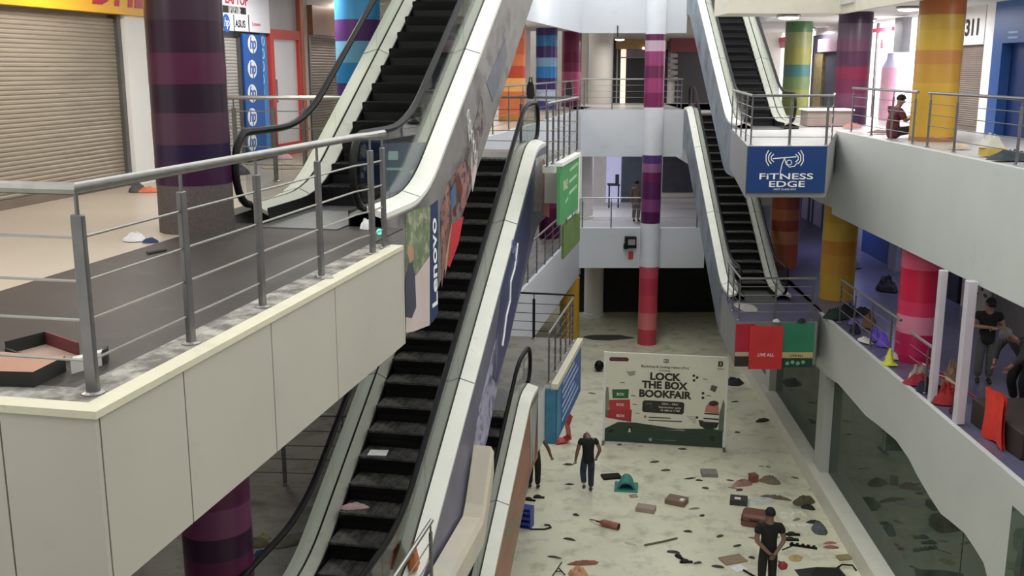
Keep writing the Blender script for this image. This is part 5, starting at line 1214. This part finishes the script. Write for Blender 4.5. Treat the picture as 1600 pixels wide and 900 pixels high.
# blue crate lying on its side with a thin wire beside it
p = gl(818, 826); t = thing('plastic_crate', 'blue plastic crate standing on end by the lowest escalator', 'crate', p, 0)
T = TF(p, math.radians(-20)); BLP = mat('blue_plastic', (34, 60, 160), 0.4, var=0.08)
b = MB(); b.box(-.17, .17, .24, .27, 0, .5, T); b.box(-.17, -.14, 0, .24, 0, .5, T); b.box(.14, .17, 0, .24, 0, .5, T); b.box(-.14, .14, 0, .24, 0, .03, T); b.box(-.14, .14, 0, .24, .47, .5, T); obj('crate_walls', b, BLP, t)
for k in range(3): b = MB(); b.box(-.14, .14, -.01, .02, .08 + .14 * k, .16 + .14 * k, T); obj('slat', b, BLP, t)
b = MB(); q = gl(848, 828); b.tube([q + Vector((-.3, .0, .02)), q + Vector((.05, .0, .02)), q + Vector((.2, .08, .03)), q + Vector((.16, .2, .03)), q + Vector((.05, .24, .02))], .018, 6); put1('hose_piece', 'bent black hose end beside the blue crate', 'hose', b, M_black)
# black sandals by the escalator
def shoe(label, px, py, rot, colr, z=0.0, ln=.28, name='shoe', group=None):
    p = gl(px, py, z); T = TF(p, rot); t = thing(name, label, 'shoe', p, 0, group)
    sole = [(-.04, -.14), (.04, -.14), (.045, -.02), (.052, .08), (.03, .14), (-.02, .145), (-.05, .08), (-.04, -.02)]
    b = MB(); b.prism([T(x * ln / .28, y * ln / .28, .003) for x, y in sole], (0, 0, .025)); obj('sole', b, M_black, t)
    b = MB(); c = T(0, .03, .03)
    b.blob(c, .05, .10, .06, 10, 6, rot=rot, flat=.05); obj('upper', b, mat('shoe_fabric_%d' % colr[0], colr, 0.7), t, True); return t
shoe('black sandal left of the pair near the half hidden person', 828, 782, 1.2, (30, 34, 30)); shoe('black sandal right of the pair near the half hidden person', 842, 778, 1.5, (30, 34, 32))
for k, (px, py) in enumerate(((1062, 872), (1072, 879))): shoe(['black shoe lying in the open, left of a pair', 'black shoe lying in the open, right of a pair'][k], px, py, .6 + k, (34, 34, 30))
for k, (px, py) in enumerate(((1238, 836), (1236, 844))): shoe(['olive black shoe behind the standing man, farther of two', 'olive black shoe behind the standing man, nearer of two'][k], px, py, 1.5, (40, 42, 30), ln=.34)
# cartons and packs
def carton(label, px, py, sx, sy, h, rot, colr, name='carton', cat='box', lid=None):
    p = gl(px, py); t = thing(name, label, cat, p, 0)
    m = mat('card_%d_%d_%d' % colr, colr, 0.75, var=0.12, scale=5)
    obj('box_body', rotbox(p, sx, sy, h, rot), m, t)
    T = TF(p, rot); b = MB(); b.add([T(-sx / 2, sy / 2, h), T(sx / 2, sy / 2, h), T(sx / 2 * .98, sy * .7, h * .8), T(-sx / 2 * .98, sy * .7, h * .8)], [(0, 1, 2, 3)]); b.v += [v + Vector((0, 0, -.008)) for v in b.v[:4]]; b.f += [[7, 6, 5, 4], [0, 4, 5, 1], [2, 6, 7, 3], [1, 5, 6, 2], [3, 7, 4, 0]]; b.m += [0] * 5
    obj('box_flap', b, m, t)
    if lid: b = MB(); b.box(*lid, h, h + .004, T); obj('white_label', b, M_wall, t)
    return t
carton('brown flat carton with white label in the middle of the floor', 1057, 786, .5, .36, .13, -.5, (138, 112, 94), lid=(.1, .2, -.1, .05))
carton('pinkish grey packet torn at one end', 1009, 798, .46, .26, .12, -.35, (170, 152, 142), name='packet', cat='packet')
carton('grey open tray with black corners', 1108, 742, .42, .34, .10, -.05, (140, 134, 126), name='tray', cat='tray')
carton('charcoal equipment box with white sticker near the suitcase', 1154, 786, .42, .34, .14, -.25, (64, 62, 64), lid=(-.1, .05, -.1, .02))
carton('flattened brown cardboard near the standing man', 1146, 876, .55, .3, .03, .35, (150, 130, 104), name='cardboard', cat='cardboard')
carton('small dull red box beside the brown rags', 1177, 752, .2, .2, .2, .3, (140, 84, 76))
carton('small grey brown book lying open by the teal tub', 990, 776, .2, .14, .03, .2, (160, 146, 132), name='book', cat='book')
carton('small open frame box near the right plinth', 1319, 873, .3, .18, .05, .2, (150, 140, 104))
# suitcase
p = gl(1180, 818); t = thing('suitcase', 'reddish brown suitcase lying behind the standing man', 'suitcase', p, 0)
SU = mat('brown_leatherette', (122, 78, 66), 0.5, var=0.12, scale=6)
obj('shell', rotbox(p, .62, .5, .3, -.35, .06), SU, t); T = TF(p, -.35)
b = MB(); b.box(-.315, .315, -.255, .255, .14, .16, T); obj('zip_seam', b, mat('dark_brown_seam', (66, 42, 38), 0.6), t)
b = MB(); b.tube([T(-.1, -.25, .2), T(-.1, -.30, .2), T(.1, -.30, .2), T(.1, -.25, .2)], .012, 6); obj('handle', b, M_black, t)
# extinguisher
p = gl(952, 824) + Vector((0, 0, .08)); t = thing('fire_extinguisher', 'dented dull red fire extinguisher lying on its side', 'extinguisher', p - Vector((0, 0, .08)), 0)
d = Vector((.85, -.5, 0)).normalized()
EXM = mat('dull_red_paint', (168, 104, 92), 0.5, var=0.2, scale=8)
b = MB(); b.tube([p - d * .26, p - d * .2, p - d * .16, p + d * .2, p + d * .24], .08, 14, radii=[.03, .06, .08, .08, .07]); obj('cylinder', b, EXM, t, True)
b = MB(); b.tube([p + d * .235, p + d * .25], .075, 14); obj('black_base', b, M_black, t)
b = MB(); b.tube([p - d * .26, p - d * .34], .02, 8); b.tube([p - d * .33, p - d * .42 + Vector((.02, .06, -.02)), p - d * .50 + Vector((0, .1, -.05))], .014, 6); obj('valve_and_hose', b, M_black, t, True)
# rags, bags
cloth('heap of pinkish clothing beside the dull red box', gl(1160, 757), .32, .17, .12, .3, (172, 128, 116), 3)
cloth('brown rumpled rag below the white plinth end', gl(1203, 753), .36, .2, .14, -.2, (126, 112, 94), 4)
cloth('twisted dark strip of cloth across the rubbish', gl(1212, 779), .42, .07, .07, -.35, (112, 98, 82), 5)
cloth('olive and black jacket thrown near the plinth', gl(1256, 785), .36, .24, .14, .5, (92, 86, 62), 6)
cloth('black cloth half under the olive jacket', gl(1262, 794), .24, .12, .08, -.4, (40, 40, 34), 7)
cloth('crumpled white cloth on the floor beside the plinth', gl(1238, 806), .42, .22, .13, .1, (226, 224, 206), 8)
cloth('long white plastic sheet next to the grey bag', gl(1254, 822), .42, .09, .06, -.1, (230, 226, 210), 9)
cloth('grey bag with dark straps against the white sheet', gl(1280, 830), .2, .26, .18, .4, (92, 100, 100), 10, name='bag', cat='bag')
cloth('dark strap lying above the grey bag', gl(1271, 817), .2, .06, .06, 0, (48, 54, 50), 12)
cloth('pale translucent sheet beside the charcoal box', gl(1188, 783), .45, .28, .02, .1, (206, 208, 198), 13)
cloth('orange brown leather straps in a tangle at the lower edge', gl(912, 881), .42, .1, .06, .1, (150, 98, 78), 14)
cloth('peach coloured bag cut by the lower edge', gl(904, 899), .24, .22, .16, .2, (214, 164, 128), 15, name='bag', cat='bag')
cloth('red brown cloth strip near the right plinth, farther', gl(1296, 849), .2, .05, .03, .1, (176, 120, 110), 16)
cloth('red brown cloth strip near the right plinth, nearer', gl(1298, 856), .2, .06, .04, -.1, (160, 96, 86), 17)
cloth('scattered yellowish crumbs of packing by the standing man', gl(1243, 872), .22, .16, .02, .6, (186, 160, 112), 18)
cloth('white paper cup sleeve and card by the suitcase end', gl(1218, 825), .24, .13, .06, -.4, (196, 192, 182), 19)
put1('cable_tray', 'black notched plastic strip behind the standing man', 'strip', (lambda b: (b.box(-.3, .3, -.03, .03, .0, .04, TF(gl(1255, 855), -.35)), [b.box(-.28 + .12 * k, -.22 + .12 * k, -.035, .035, .04, .07, TF(gl(1255, 855), -.35)) for k in range(5)], b)[2])(MB()), M_black)
b = MB(); q0, q1 = gl(1222, 860), gl(1240, 853); b.tube([q0 + Vector((0, 0, .015)), q1 + Vector((0, 0, .02))], .012, 6); put1('thin_rod', 'thin dark rod leading to the black notched strip', 'rod', b, M_black)
b = MB(); q0, q1 = gl(1007, 853), gl(1058, 842); b.tube([q0 + Vector((0, 0, .02)), (q0 + q1) / 2 + Vector((0, -.03, .03)), q1 + Vector((0, 0, .02))], .022, 6); put1('stick', 'long thin stick lying on the pale floor', 'stick', b, mat('grey_wood', (108, 98, 84), 0.8, var=0.2))
p = gl(1154, 889); t = thing('dustpan', 'white card with a black handle beside the standing man', 'dustpan', p, 0)
obj('pan', rotbox(p, .3, .26, .025, .5), M_wall, t); b = MB(); b.tube([p + Vector((.08, -.1, .03)), p + Vector((.28, -.42, .03))], .02, 6); obj('handle', b, M_black, t)
# tripod frame cut by the lower edge
p = gl(870, 896); t = thing('tripod', 'small black folding frame at the lower edge left of the peach bag', 'tripod', p, 0)
for a, c in (((-.12, -.2, .02), (.12, .35, .08)), ((.05, .12, .06), (.17, -.1, .02)), ((-.02, .0, .05), (.12, .05, .03))): b = MB(); b.tube([p + Vector(a), p + Vector(c)], .012, 6); obj('bar', b, M_black, t)
# black bag cut by the lower edge, with handle
p = gl(1283, 897); t = thing('bag', 'large black bag at the lower edge right of the standing man', 'bag', p, 0)
b = MB(); T = TF(p, .1); b.add([T(-.5, -.3, 0), T(.5, -.3, 0), T(.5, .25, 0), T(-.5, .25, 0), T(-.08, .06, .14), T(.35, -.05, .12), T(.2, -.2, .12), T(-.3, -.2, .12)], [(3, 2, 1, 0), (0, 1, 6, 7), (1, 2, 5, 6), (2, 3, 4, 5), (3, 0, 7, 4), (4, 7, 6, 5)]); obj('bag_body', b, mat('black_nylon', (24, 24, 24), 0.6), t)
b = MB(); b.tube([T(.35, .1, .04), T(.55, .22, .08), T(.78, .2, .06), T(.8, .05, .02)], .02, 6); obj('bag_handle', b, M_black, t)
# red cap hanging from the standing man's hand
p = at_depth(1223, 884, 19.0); b = MB(); b.blob(p, .10, .08, .09, 12, 8, jit=.05, rnd=RN); b.tube([p + Vector((-.06, -.02, .07)), p + Vector((-.10, -.04, .12))], .02, 6)
put1('red_bag', 'small red bag hanging at the right side of the standing man', 'bag', b, mat('dark_red_cloth', (150, 54, 52), 0.7, var=0.15), smooth=True)
# far floor items
cloth('white sheet lying by the landing with blue board', gl(930, 536), .55, .4, .02, 0, (216, 214, 206), 21)
cloth('dark mat in front of the far column', gl(950, 527), 1.1, .5, .02, 0, (74, 74, 68), 22)
b = MB(); p = gl(936, 580); b.blob(p + Vector((0, 0, .2)), .17, .17, .2, 12, 8); put1('ball', 'dark round object left of the book fair board', 'ball', b, M_black, smooth=True)
cloth('dark heap right of the book fair board', gl(1145, 600), .4, .3, .2, 0, (52, 52, 52), 23)
cloth('pile of torn grey boards in the dim far end', gl(986, 484), .7, .3, .55, .2, (96, 94, 86), 24, lump=.6, name='rubble_heap', cat='rubble')
cloth('long dark rag by the farther plinth', gl(1191, 658), .3, .12, .07, .4, (60, 58, 52), 25)
# small litter nobody would tell apart
small = [(1023, 722), (1066, 702), (1001, 698), (1078, 748), (1092, 751), (1102, 763), (1141, 751), (1242, 747), (1200, 730), (968, 695), (1145, 763), (1155, 766), (1085, 795), (1097, 806), (888, 726), (890, 757), (888, 764), (890, 843), (866, 871), (1075, 831), (1125, 838), (1190, 729), (1052, 863), (1122, 886), (1148, 628), (1152, 676), (1210, 840), (1130, 655), (925, 615), (1283, 771), (1270, 764), (900, 805), (1040, 735), (1180, 842), (1090, 880), (985, 850), (1152, 853), (1175, 872), (1245, 812)]
for k, (px, py) in enumerate(small):
    w, l_ = RN.uniform(.04, .08), RN.uniform(.09, .2)
    dk = RN.random() < .68; colr = RN.choice([(70, 68, 60), (84, 78, 68), (60, 60, 54)]) if dk else RN.choice([(176, 168, 150), (196, 190, 176), (150, 136, 120)])
    b = clothmb(gl(px, py), l_ / 1.2, w / 1.2, RN.uniform(.012, .03), RN.uniform(-.6, .6), 100 + k)
    put1('litter_scrap', 'small dark scrap of litter on the pale ground floor' if dk else 'small pale scrap of litter on the ground floor', 'litter', b, mat('scrap_%d_%d_%d' % colr, colr, 0.8, var=0.2), 'dark scraps on the ground floor' if dk else 'pale scraps on the ground floor', True)

# near-left gallery: torn carton and bits
t = thing('carton', 'opened brown and black carton at the near corner post', 'box', on_level(70, 590, 9.0), 0)
CB = mat('brown_card_inside', (176, 132, 110), 0.8, var=0.1); DB = mat('dark_green_card', (34, 36, 32), 0.6, var=0.2)
def pl(px, py, z): return on_level(px, py, 9.0 + z)
def sheet(name, pts, m, th=.012):
    b = MB(); b.prism(pts, (0, 0, -th)); return obj(name, b, m, t)
def wallp(name, a, c, h, m, th=.012):
    d = (c - a).normalized(); n = Vector((-d.y, d.x, 0)) * th
    b = MB(); b.prism([a, c, c + n, a + n], (0, 0, h)); return obj(name, b, m, t)
q = [pl(12, 557, .006), pl(72, 541, .006), pl(122, 559, .006), pl(64, 577, .006)]
b = MB(); b.prism(q, (0, 0, .012)); obj('tray_floor', b, mat('pale_brown_card', (160, 136, 122), 0.8, var=0.15), t)
RL = mat('dark_red_lining', (112, 52, 54), 0.7, var=0.15)
wallp('side_wall', q[0], q[1], .085, DB); wallp('side_wall', q[1], q[2], .085, RL); wallp('side_wall', q[3], q[0], .05, DB)
lid = [pl(-90, 603, .0), pl(54, 607, .0), pl(104, 581, .0), pl(60, 579, .0), pl(10, 574, .0), pl(-90, 570, .0)]
b = MB(); b.prism(lid, (0, 0, .085), 0, 1); obj('lid', b, [DB, CB], t)
e_ = [pl(112, 586, .0), pl(160, 572, .0), pl(164, 566, .0), pl(116, 579, .0)]
b = MB(); b.prism(e_, (0, 0, .075)); obj('pale_end', b, mat('pale_card_end', (206, 202, 198), 0.6), t)
e_ = [pl(161, 572, .0), pl(168, 569, .0), pl(171, 563, .0), pl(165, 566, .0)]
b = MB(); b.prism(e_, (0, 0, .085)); obj('dark_end', b, DB, t)
Z2 = 9.004
cloth('crumpled clear plastic bag at the foot of the purple column', on_level(212, 376, Z2), .14, .10, .06, 0, (206, 204, 206), 31, name='bag', cat='bag')
cloth('dark blue packet beside the clear plastic bag', on_level(236, 379, Z2), .08, .04, .03, .3, (46, 56, 96), 32)
b = MB(); q = on_level(243, 396, Z2); b.tube([q + Vector((-.05, -.06, .015)), q + Vector((.05, .12, .015))], .014, 6); put1('stick', 'short dark stick near the mosaic column foot', 'stick', b, mat('dark_stick', (70, 70, 56), 0.8))
cloth('small orange red wrapper below the white pier', on_level(232, 300, Z2), .16, .08, .05, .1, (206, 110, 80), 33)
cloth('dark rags heaped at the pier foot', on_level(214, 300, Z2), .14, .08, .10, .1, (84, 80, 78), 34)
cloth('grey litter before the red framed door', on_level(452, 262, Z2), .5, .25, .06, .1, (176, 160, 146), 35)
cloth('dark litter by the rail before the blue banner', on_level(372, 272, Z2), .18, .16, .14, 0, (58, 58, 62), 36)
cloth('pale pink paper by the red framed door', on_level(444, 248, Z2), .2, .1, .08, 0, (216, 176, 180), 37)
cloth('tan paper litter left of the escalator skirt', on_level(500, 270, Z2), .4, .2, .05, 0, (186, 168, 146), 38)
cloth('crumpled clear cup at the near escalator foot', on_level(572, 358, Z2), .07, .06, .08, 0, (222, 222, 220), 39, name='cup', cat='cup')
cloth('brown wet leaf litter on the white dusty edge', on_level(512, 436, Z2 + .002), .06, .03, .015, 0, (186, 176, 166), 40)
# green indicator lamp of the near escalator
M_grn = mat('green_indicator', (60, 255, 170), 0.4, emit=2.5, var=0)
b = MB(); b.blob(on_level(593, 362, 9.06), .028, .028, .028, 10, 6); obj('indicator_lamp', b, M_grn, escA)
b = MB(); b.blob(on_level(598, 345, 9.1), .02, .02, .035, 10, 6); obj('indicator_lamp', b, mat('dim_green_indicator', (40, 140, 96), 0.4, emit=0.3, var=0), escA)
# bags on the upper landing rail
def hung(name, label, cat, p, w, h):
    t = thing(name, label, cat, p - Vector((0, 0, h)), 0)
    b = MB(); pts = [(-.7, 0), (-1, .25), (-.85, .8), (-.5, 1), (.45, 1), (.8, .75), (.95, .2), (.6, -.05)]
    b.prism([p + Vector((x * w, -.05, -h + z * h)) for x, z in pts], (0, .1, 0)); b.prism([p + Vector((x * w * .7, -.08, -h + .1 * h + z * h * .5)) for x, z in pts], (0, .16, 0)); obj('bag_body', b, mat('black_bag', (26, 24, 28), 0.7), t)
    b = MB(); b.tube([p + Vector((-.4 * w, 0, -.05)), p + Vector((-.2 * w, .02, .08)), p + Vector((.25 * w, .02, .08)), p + Vector((.4 * w, 0, -.05))], .012, 6); obj('strap', b, M_black, t)
hung('backpack', 'black bag hung on the landing rail beside the orange column', 'bag', at_depth(829, 128, 19.4), .08, .3)
hung('shoulder_bag', 'black bag hung on the far gallery rail before the pink column', 'bag', at_depth(889, 128, 38.0), .12, .55)

# lower left gallery and middle escalator litter
Z1 = 4.505
for k, (px, py, sx, colr, lab) in enumerate(((400, 850, .22, (96, 90, 70), 'brown leaf litter on the lower left gallery'), (408, 868, .1, (52, 70, 110), 'blue scrap on the lower left gallery'), (412, 842, .12, (150, 150, 110), 'yellowish scrap on the lower left gallery'), (455, 845, .3, (130, 124, 112), 'grey dust heap beside the handrail newel'), (484, 828, .07, (210, 208, 200), 'small white paper ball by the escalator skirt'), (565, 880, .2, (36, 34, 36), 'black bag at the foot of the middle escalator'), (590, 872, .1, (200, 196, 190), 'white cup at the foot of the middle escalator'), (556, 868, .08, (206, 200, 190), 'white wrapper at the foot of the middle escalator'))):
    cloth(lab, on_level(px, py, Z1), sx, sx * .6, .06 + .04 * (k == 4), .2 * k, colr, 50 + k)
def on_step(px, i, dy=.16):
    c = L(UC, 10.2 + .368 * i - .2 + dy, 4.5 + .225 * i + .01); a = at_depth(px, 450, c.y)
    d = ray(px, 450); n = c - Vector((0, 0, CZ)); u = (n.dot(Vector((0, cP, -sP)))) * (px - 800) / F
    return Vector((u, c.y - (u - c.x) * math.tan(AL), c.z))
p = on_step(590, 5); b = MB(); b.prism([p + Vector((x, y, 0)) for x, y in ((-.13, -.09), (.12, -.11), (.13, .09), (-.11, .1))], (0, 0, .004)); put1('paper_sheet', 'white paper sheet lying on a step of the middle escalator', 'paper', b, M_wall)
p = on_step(552, 3); b = clothmb(p, .2, .08, .04, 0, 71); put1('paper_sheet', 'pink and white crumpled paper on a lower step of the middle escalator', 'paper', b, mat('pinkish_paper', (190, 160, 160), 0.8), smooth=True)
b = clothmb(L(-3.40, 10.62, 4.82), .07, .15, .24, 0, 72); put1('orange_bag', 'brownish orange bag stuffed beside the foot of the middle escalator', 'bag', b, mat('burnt_orange_cloth', (176, 100, 56), 0.7, var=0.2), smooth=True)

# right upper gallery litter
ZR = 9.025
def rb(px, py, z): return on_level(px, py, z)
t = thing('carton', 'yellow box with a white plastic bag on the right upper parapet', 'box', R(U2 + 0.5, rv(1530, 243, ZR), ZR), 0)
obj('box_body', rotbox(R(U2 + 0.5, rv(1530, 243, ZR), ZR), .36, .3, .14, .1), mat('yellow_card', (206, 176, 84), 0.7, var=0.1), t)
b = clothmb(R(U2 + 0.46, rv(1530, 243, ZR), ZR) + Vector((0, 0, .14)), .2, .16, .2, 0, 81); obj('plastic_bag', b, mat('pale_plastic', (224, 220, 206), 0.4), t, True)
cloth('dark grey tarpaulin folded under the rail before the blue shopfront', rb(1580, 250, ZR), .5, .2, .14, .1, (70, 78, 84), 82)
cloth('pinkish box heap left of the sitting person', rb(1330, 200, ZR), .3, .2, .12, 0, (160, 110, 104), 83)
cloth('brown flat carton beside the sitting person', rb(1375, 208, ZR), .35, .2, .06, 0, (140, 116, 108), 84)
cloth('pale litter under the yellow column', rb(1500, 232, ZR), .25, .15, .08, 0, (190, 172, 150), 85)
b = MB(); q = rb(1295, 195, 9.005); b.blob(q + Vector((0, 0, .08)), .08, .08, .08); put1('cup', 'small dark cup at the landing edge by the counter', 'cup', b, M_dark, smooth=True)
# right lower gallery clothes and loose goods
ZL = 4.525
items = [(1300, 497, .42, .2, .2, (38, 52, 44), 'dark green clothes at the foot of the mustard column'), (1325, 492, .4, .22, .22, (26, 26, 30), 'black clothes behind the green ones on the parapet'), (1345, 488, .35, .2, .1, (34, 32, 40), 'black garment farther along the parapet'), (1335, 505, .25, .14, .1, (120, 104, 176), 'lilac garment among the black clothes'), (1336, 516, .35, .16, .12, (28, 26, 36), 'black shoes heap below the lilac garment'), (1358, 510, .28, .2, .26, (120, 88, 64), 'brown carton lump behind the rail'), (1345, 534, .3, .12, .08, (214, 208, 198), 'white cloth hanging at the parapet edge'), (1366, 531, .18, .14, .24, (110, 86, 200), 'violet ball bag left of two'), (1379, 540, .17, .14, .28, (118, 92, 214), 'violet ball bag right of two'), (1395, 560, .2, .1, .1, (206, 196, 180), 'pale rag near the yellow cone'),
         (1418, 600, .35, .2, .16, (150, 40, 52), 'red clothes at the foot of the pink column'), (1438, 610, .3, .2, .2, (36, 28, 50), 'dark violet clothes bundle beside the pink column'), (1432, 592, .3, .16, .22, (190, 170, 160), 'cream striped clothes bundle beside the pink column'), (1478, 628, .34, .24, .3, (168, 44, 44), 'red garments heap between the slim posts'), (1486, 604, .3, .22, .4, (150, 120, 96), 'tan folded garments stacked between the slim posts'), (1482, 645, .3, .14, .12, (40, 36, 40), 'black shoes at the edge between the slim posts'), (1385, 452, .5, .3, .3, (40, 36, 44), 'dark goods heap left of the pink column, farther in'), (1330, 415, .5, .3, .2, (140, 134, 160), 'pale boxes on the lilac floor behind the mustard column')]
for k, (px, py, sx, sy, h, colr, lab) in enumerate(items):
    p = on_level(px, py, ZL)
    if py > 480 and k < 16: p.x = max(p.x, 7.95)
    cloth(lab, p, sx, sy, h, .3 * k, colr, 200 + k, name='clothes_heap' if k not in (5, 7, 8, 17) else 'goods_heap', cat='clothes' if k not in (5, 7, 8, 17) else 'goods', lump=.5)
p = on_level(1389, 569, ZL); t = thing('floor_cone', 'yellow wet floor cone lying by the pink column', 'cone', p, 0); YC = mat('yellow_plastic', (206, 206, 70), 0.4, var=0.06)
b = MB(); b.lathe([(.12, 0.02), (.10, .04), (.02, .34), (.0, .35)], p, 16); obj('cone_body', b, YC, t, True)
b = MB(); b.bevbox(p.x - .14, p.x + .14, p.y - .14, p.y + .14, p.z, p.z + .025, .01); obj('cone_base', b, YC, t)
# striped hangers fanned beside the pink column
for k in range(7):
    a0 = on_level(1418 + 6 * k, 598 + 7 * k, ZL); a0.x = max(a0.x, 7.92)
    b = MB(); b.tube([a0 + Vector((0, .1, .40 + .04 * (k % 3))), a0 + Vector((.22, .0, .36)), a0 + Vector((.45, -.1, .20))], .02, 6); put1('clothes_hanger', (['red', 'pale'][k % 2] + ' hanger bar, ' + ['nearest the pink column', 'second from the pink column', 'third from the pink column', 'fourth from the pink column', 'fifth from the pink column', 'sixth from the pink column', 'last from the pink column'][k]), 'hanger', b, mat('pale_hanger', (206, 190, 170), 0.5) if k % 2 else mat('red_hanger', (170, 44, 56), 0.5), 'fanned hanger bars', True)
# red cloth hung on the parapet
p = R(U1 - 0.115, rv(1541, 676, 4.52), 0); vv = rv(1541, 690, 4.52)
b = MB(); n = 10; r0 = random.Random(5); F_, B_ = [], []
for i in range(n + 1):
    s = i / n; row = []
    for j in range(7):
        q = j / 6; v = vv + .42 - .84 * q * (.8 + .2 * s); row.append((7.62 + .03 * math.sin(q * 9 + s * 3), v, 5.35 - .82 * s - .03 * math.sin(q * 7)))
    F_.append(row)
for i in range(n):
    for j in range(6): b.add([R(*F_[i][j]), R(*F_[i][j + 1]), R(*F_[i + 1][j + 1]), R(*F_[i + 1][j])], [(0, 1, 2, 3)])
b2 = MB(); b2.v = [v.copy() for v in b.v] + [v + Vector((.05, 0, 0)) for v in b.v]; N0 = len(b.v); b2.f = [list(f) for f in b.f] + [[N0 + k for k in reversed(f)] for f in b.f]; b2.m = [0] * len(b2.f)
put1('red_cloth', 'bright red cloth bag standing at the parapet below the bending person', 'cloth', b2, mat('bright_red_cloth', (222, 56, 42), 0.7, var=0.12, scale=6), smooth=True)
b = MB(); b.bevbox(8.0, 9.4, 15.2, 17.0, 4.52, 4.95, .02); put1('display_table', 'dark low display table under the bending person', 'table', b, mat('dark_brown_table', (58, 46, 42), 0.6, var=0.1))
# papers on the right lower landing
cloth('pale papers scattered on the right lower landing', on_level(1165, 480, 4.51), .3, .6, .03, .1, (176, 172, 164), 301)
cloth('small white cup on the edge above the red banner', on_level(1213, 503, 4.51), .1, .06, .06, 0, (222, 216, 206), 302)
cloth('dark packet on the edge above the green panel', on_level(1253, 503, 4.51), .12, .07, .07, 0, (40, 42, 44), 303)
# inside the ground floor shop behind the glass
for k, (px, py, sx, sy, h, colr, lab) in enumerate(((1350, 730, .5, .3, .12, (60, 58, 50), 'dark rag seen through the glass near the square post'), (1400, 760, .6, .25, .05, (84, 80, 68), 'flat dark mat seen through the shop glass'), (1430, 800, .5, .2, .15, (110, 108, 98), 'grey packing heap seen through the shop glass'), (1490, 860, .35, .2, .12, (40, 46, 42), 'black scrap seen through the glass at lower right'))):
    cloth(lab, gl(px, py), sx, sy, h, .3, colr, 400 + k)
b = MB(); q0, q1 = gl(1380, 815), gl(1450, 890); b.tube([q0 + Vector((0, 0, .02)), (q0 + q1) / 2 + Vector((.1, 0, .02)), q1 + Vector((0, 0, .02))], .02, 6); put1('cable', 'pale cable lying on the floor behind the shop glass', 'cable', b, M_grey)
p = gl(1345, 700); t = thing('display_case', 'greenish glass display case inside the ground floor shop', 'display case', p, 0)
b = MB(); b.bevbox(p.x - .1, p.x + 1.0, p.y + .2, p.y + .7, 0, .8, .02); obj('case_base', b, mat('dull_green_case', (74, 92, 84), 0.5, var=0.1), t)
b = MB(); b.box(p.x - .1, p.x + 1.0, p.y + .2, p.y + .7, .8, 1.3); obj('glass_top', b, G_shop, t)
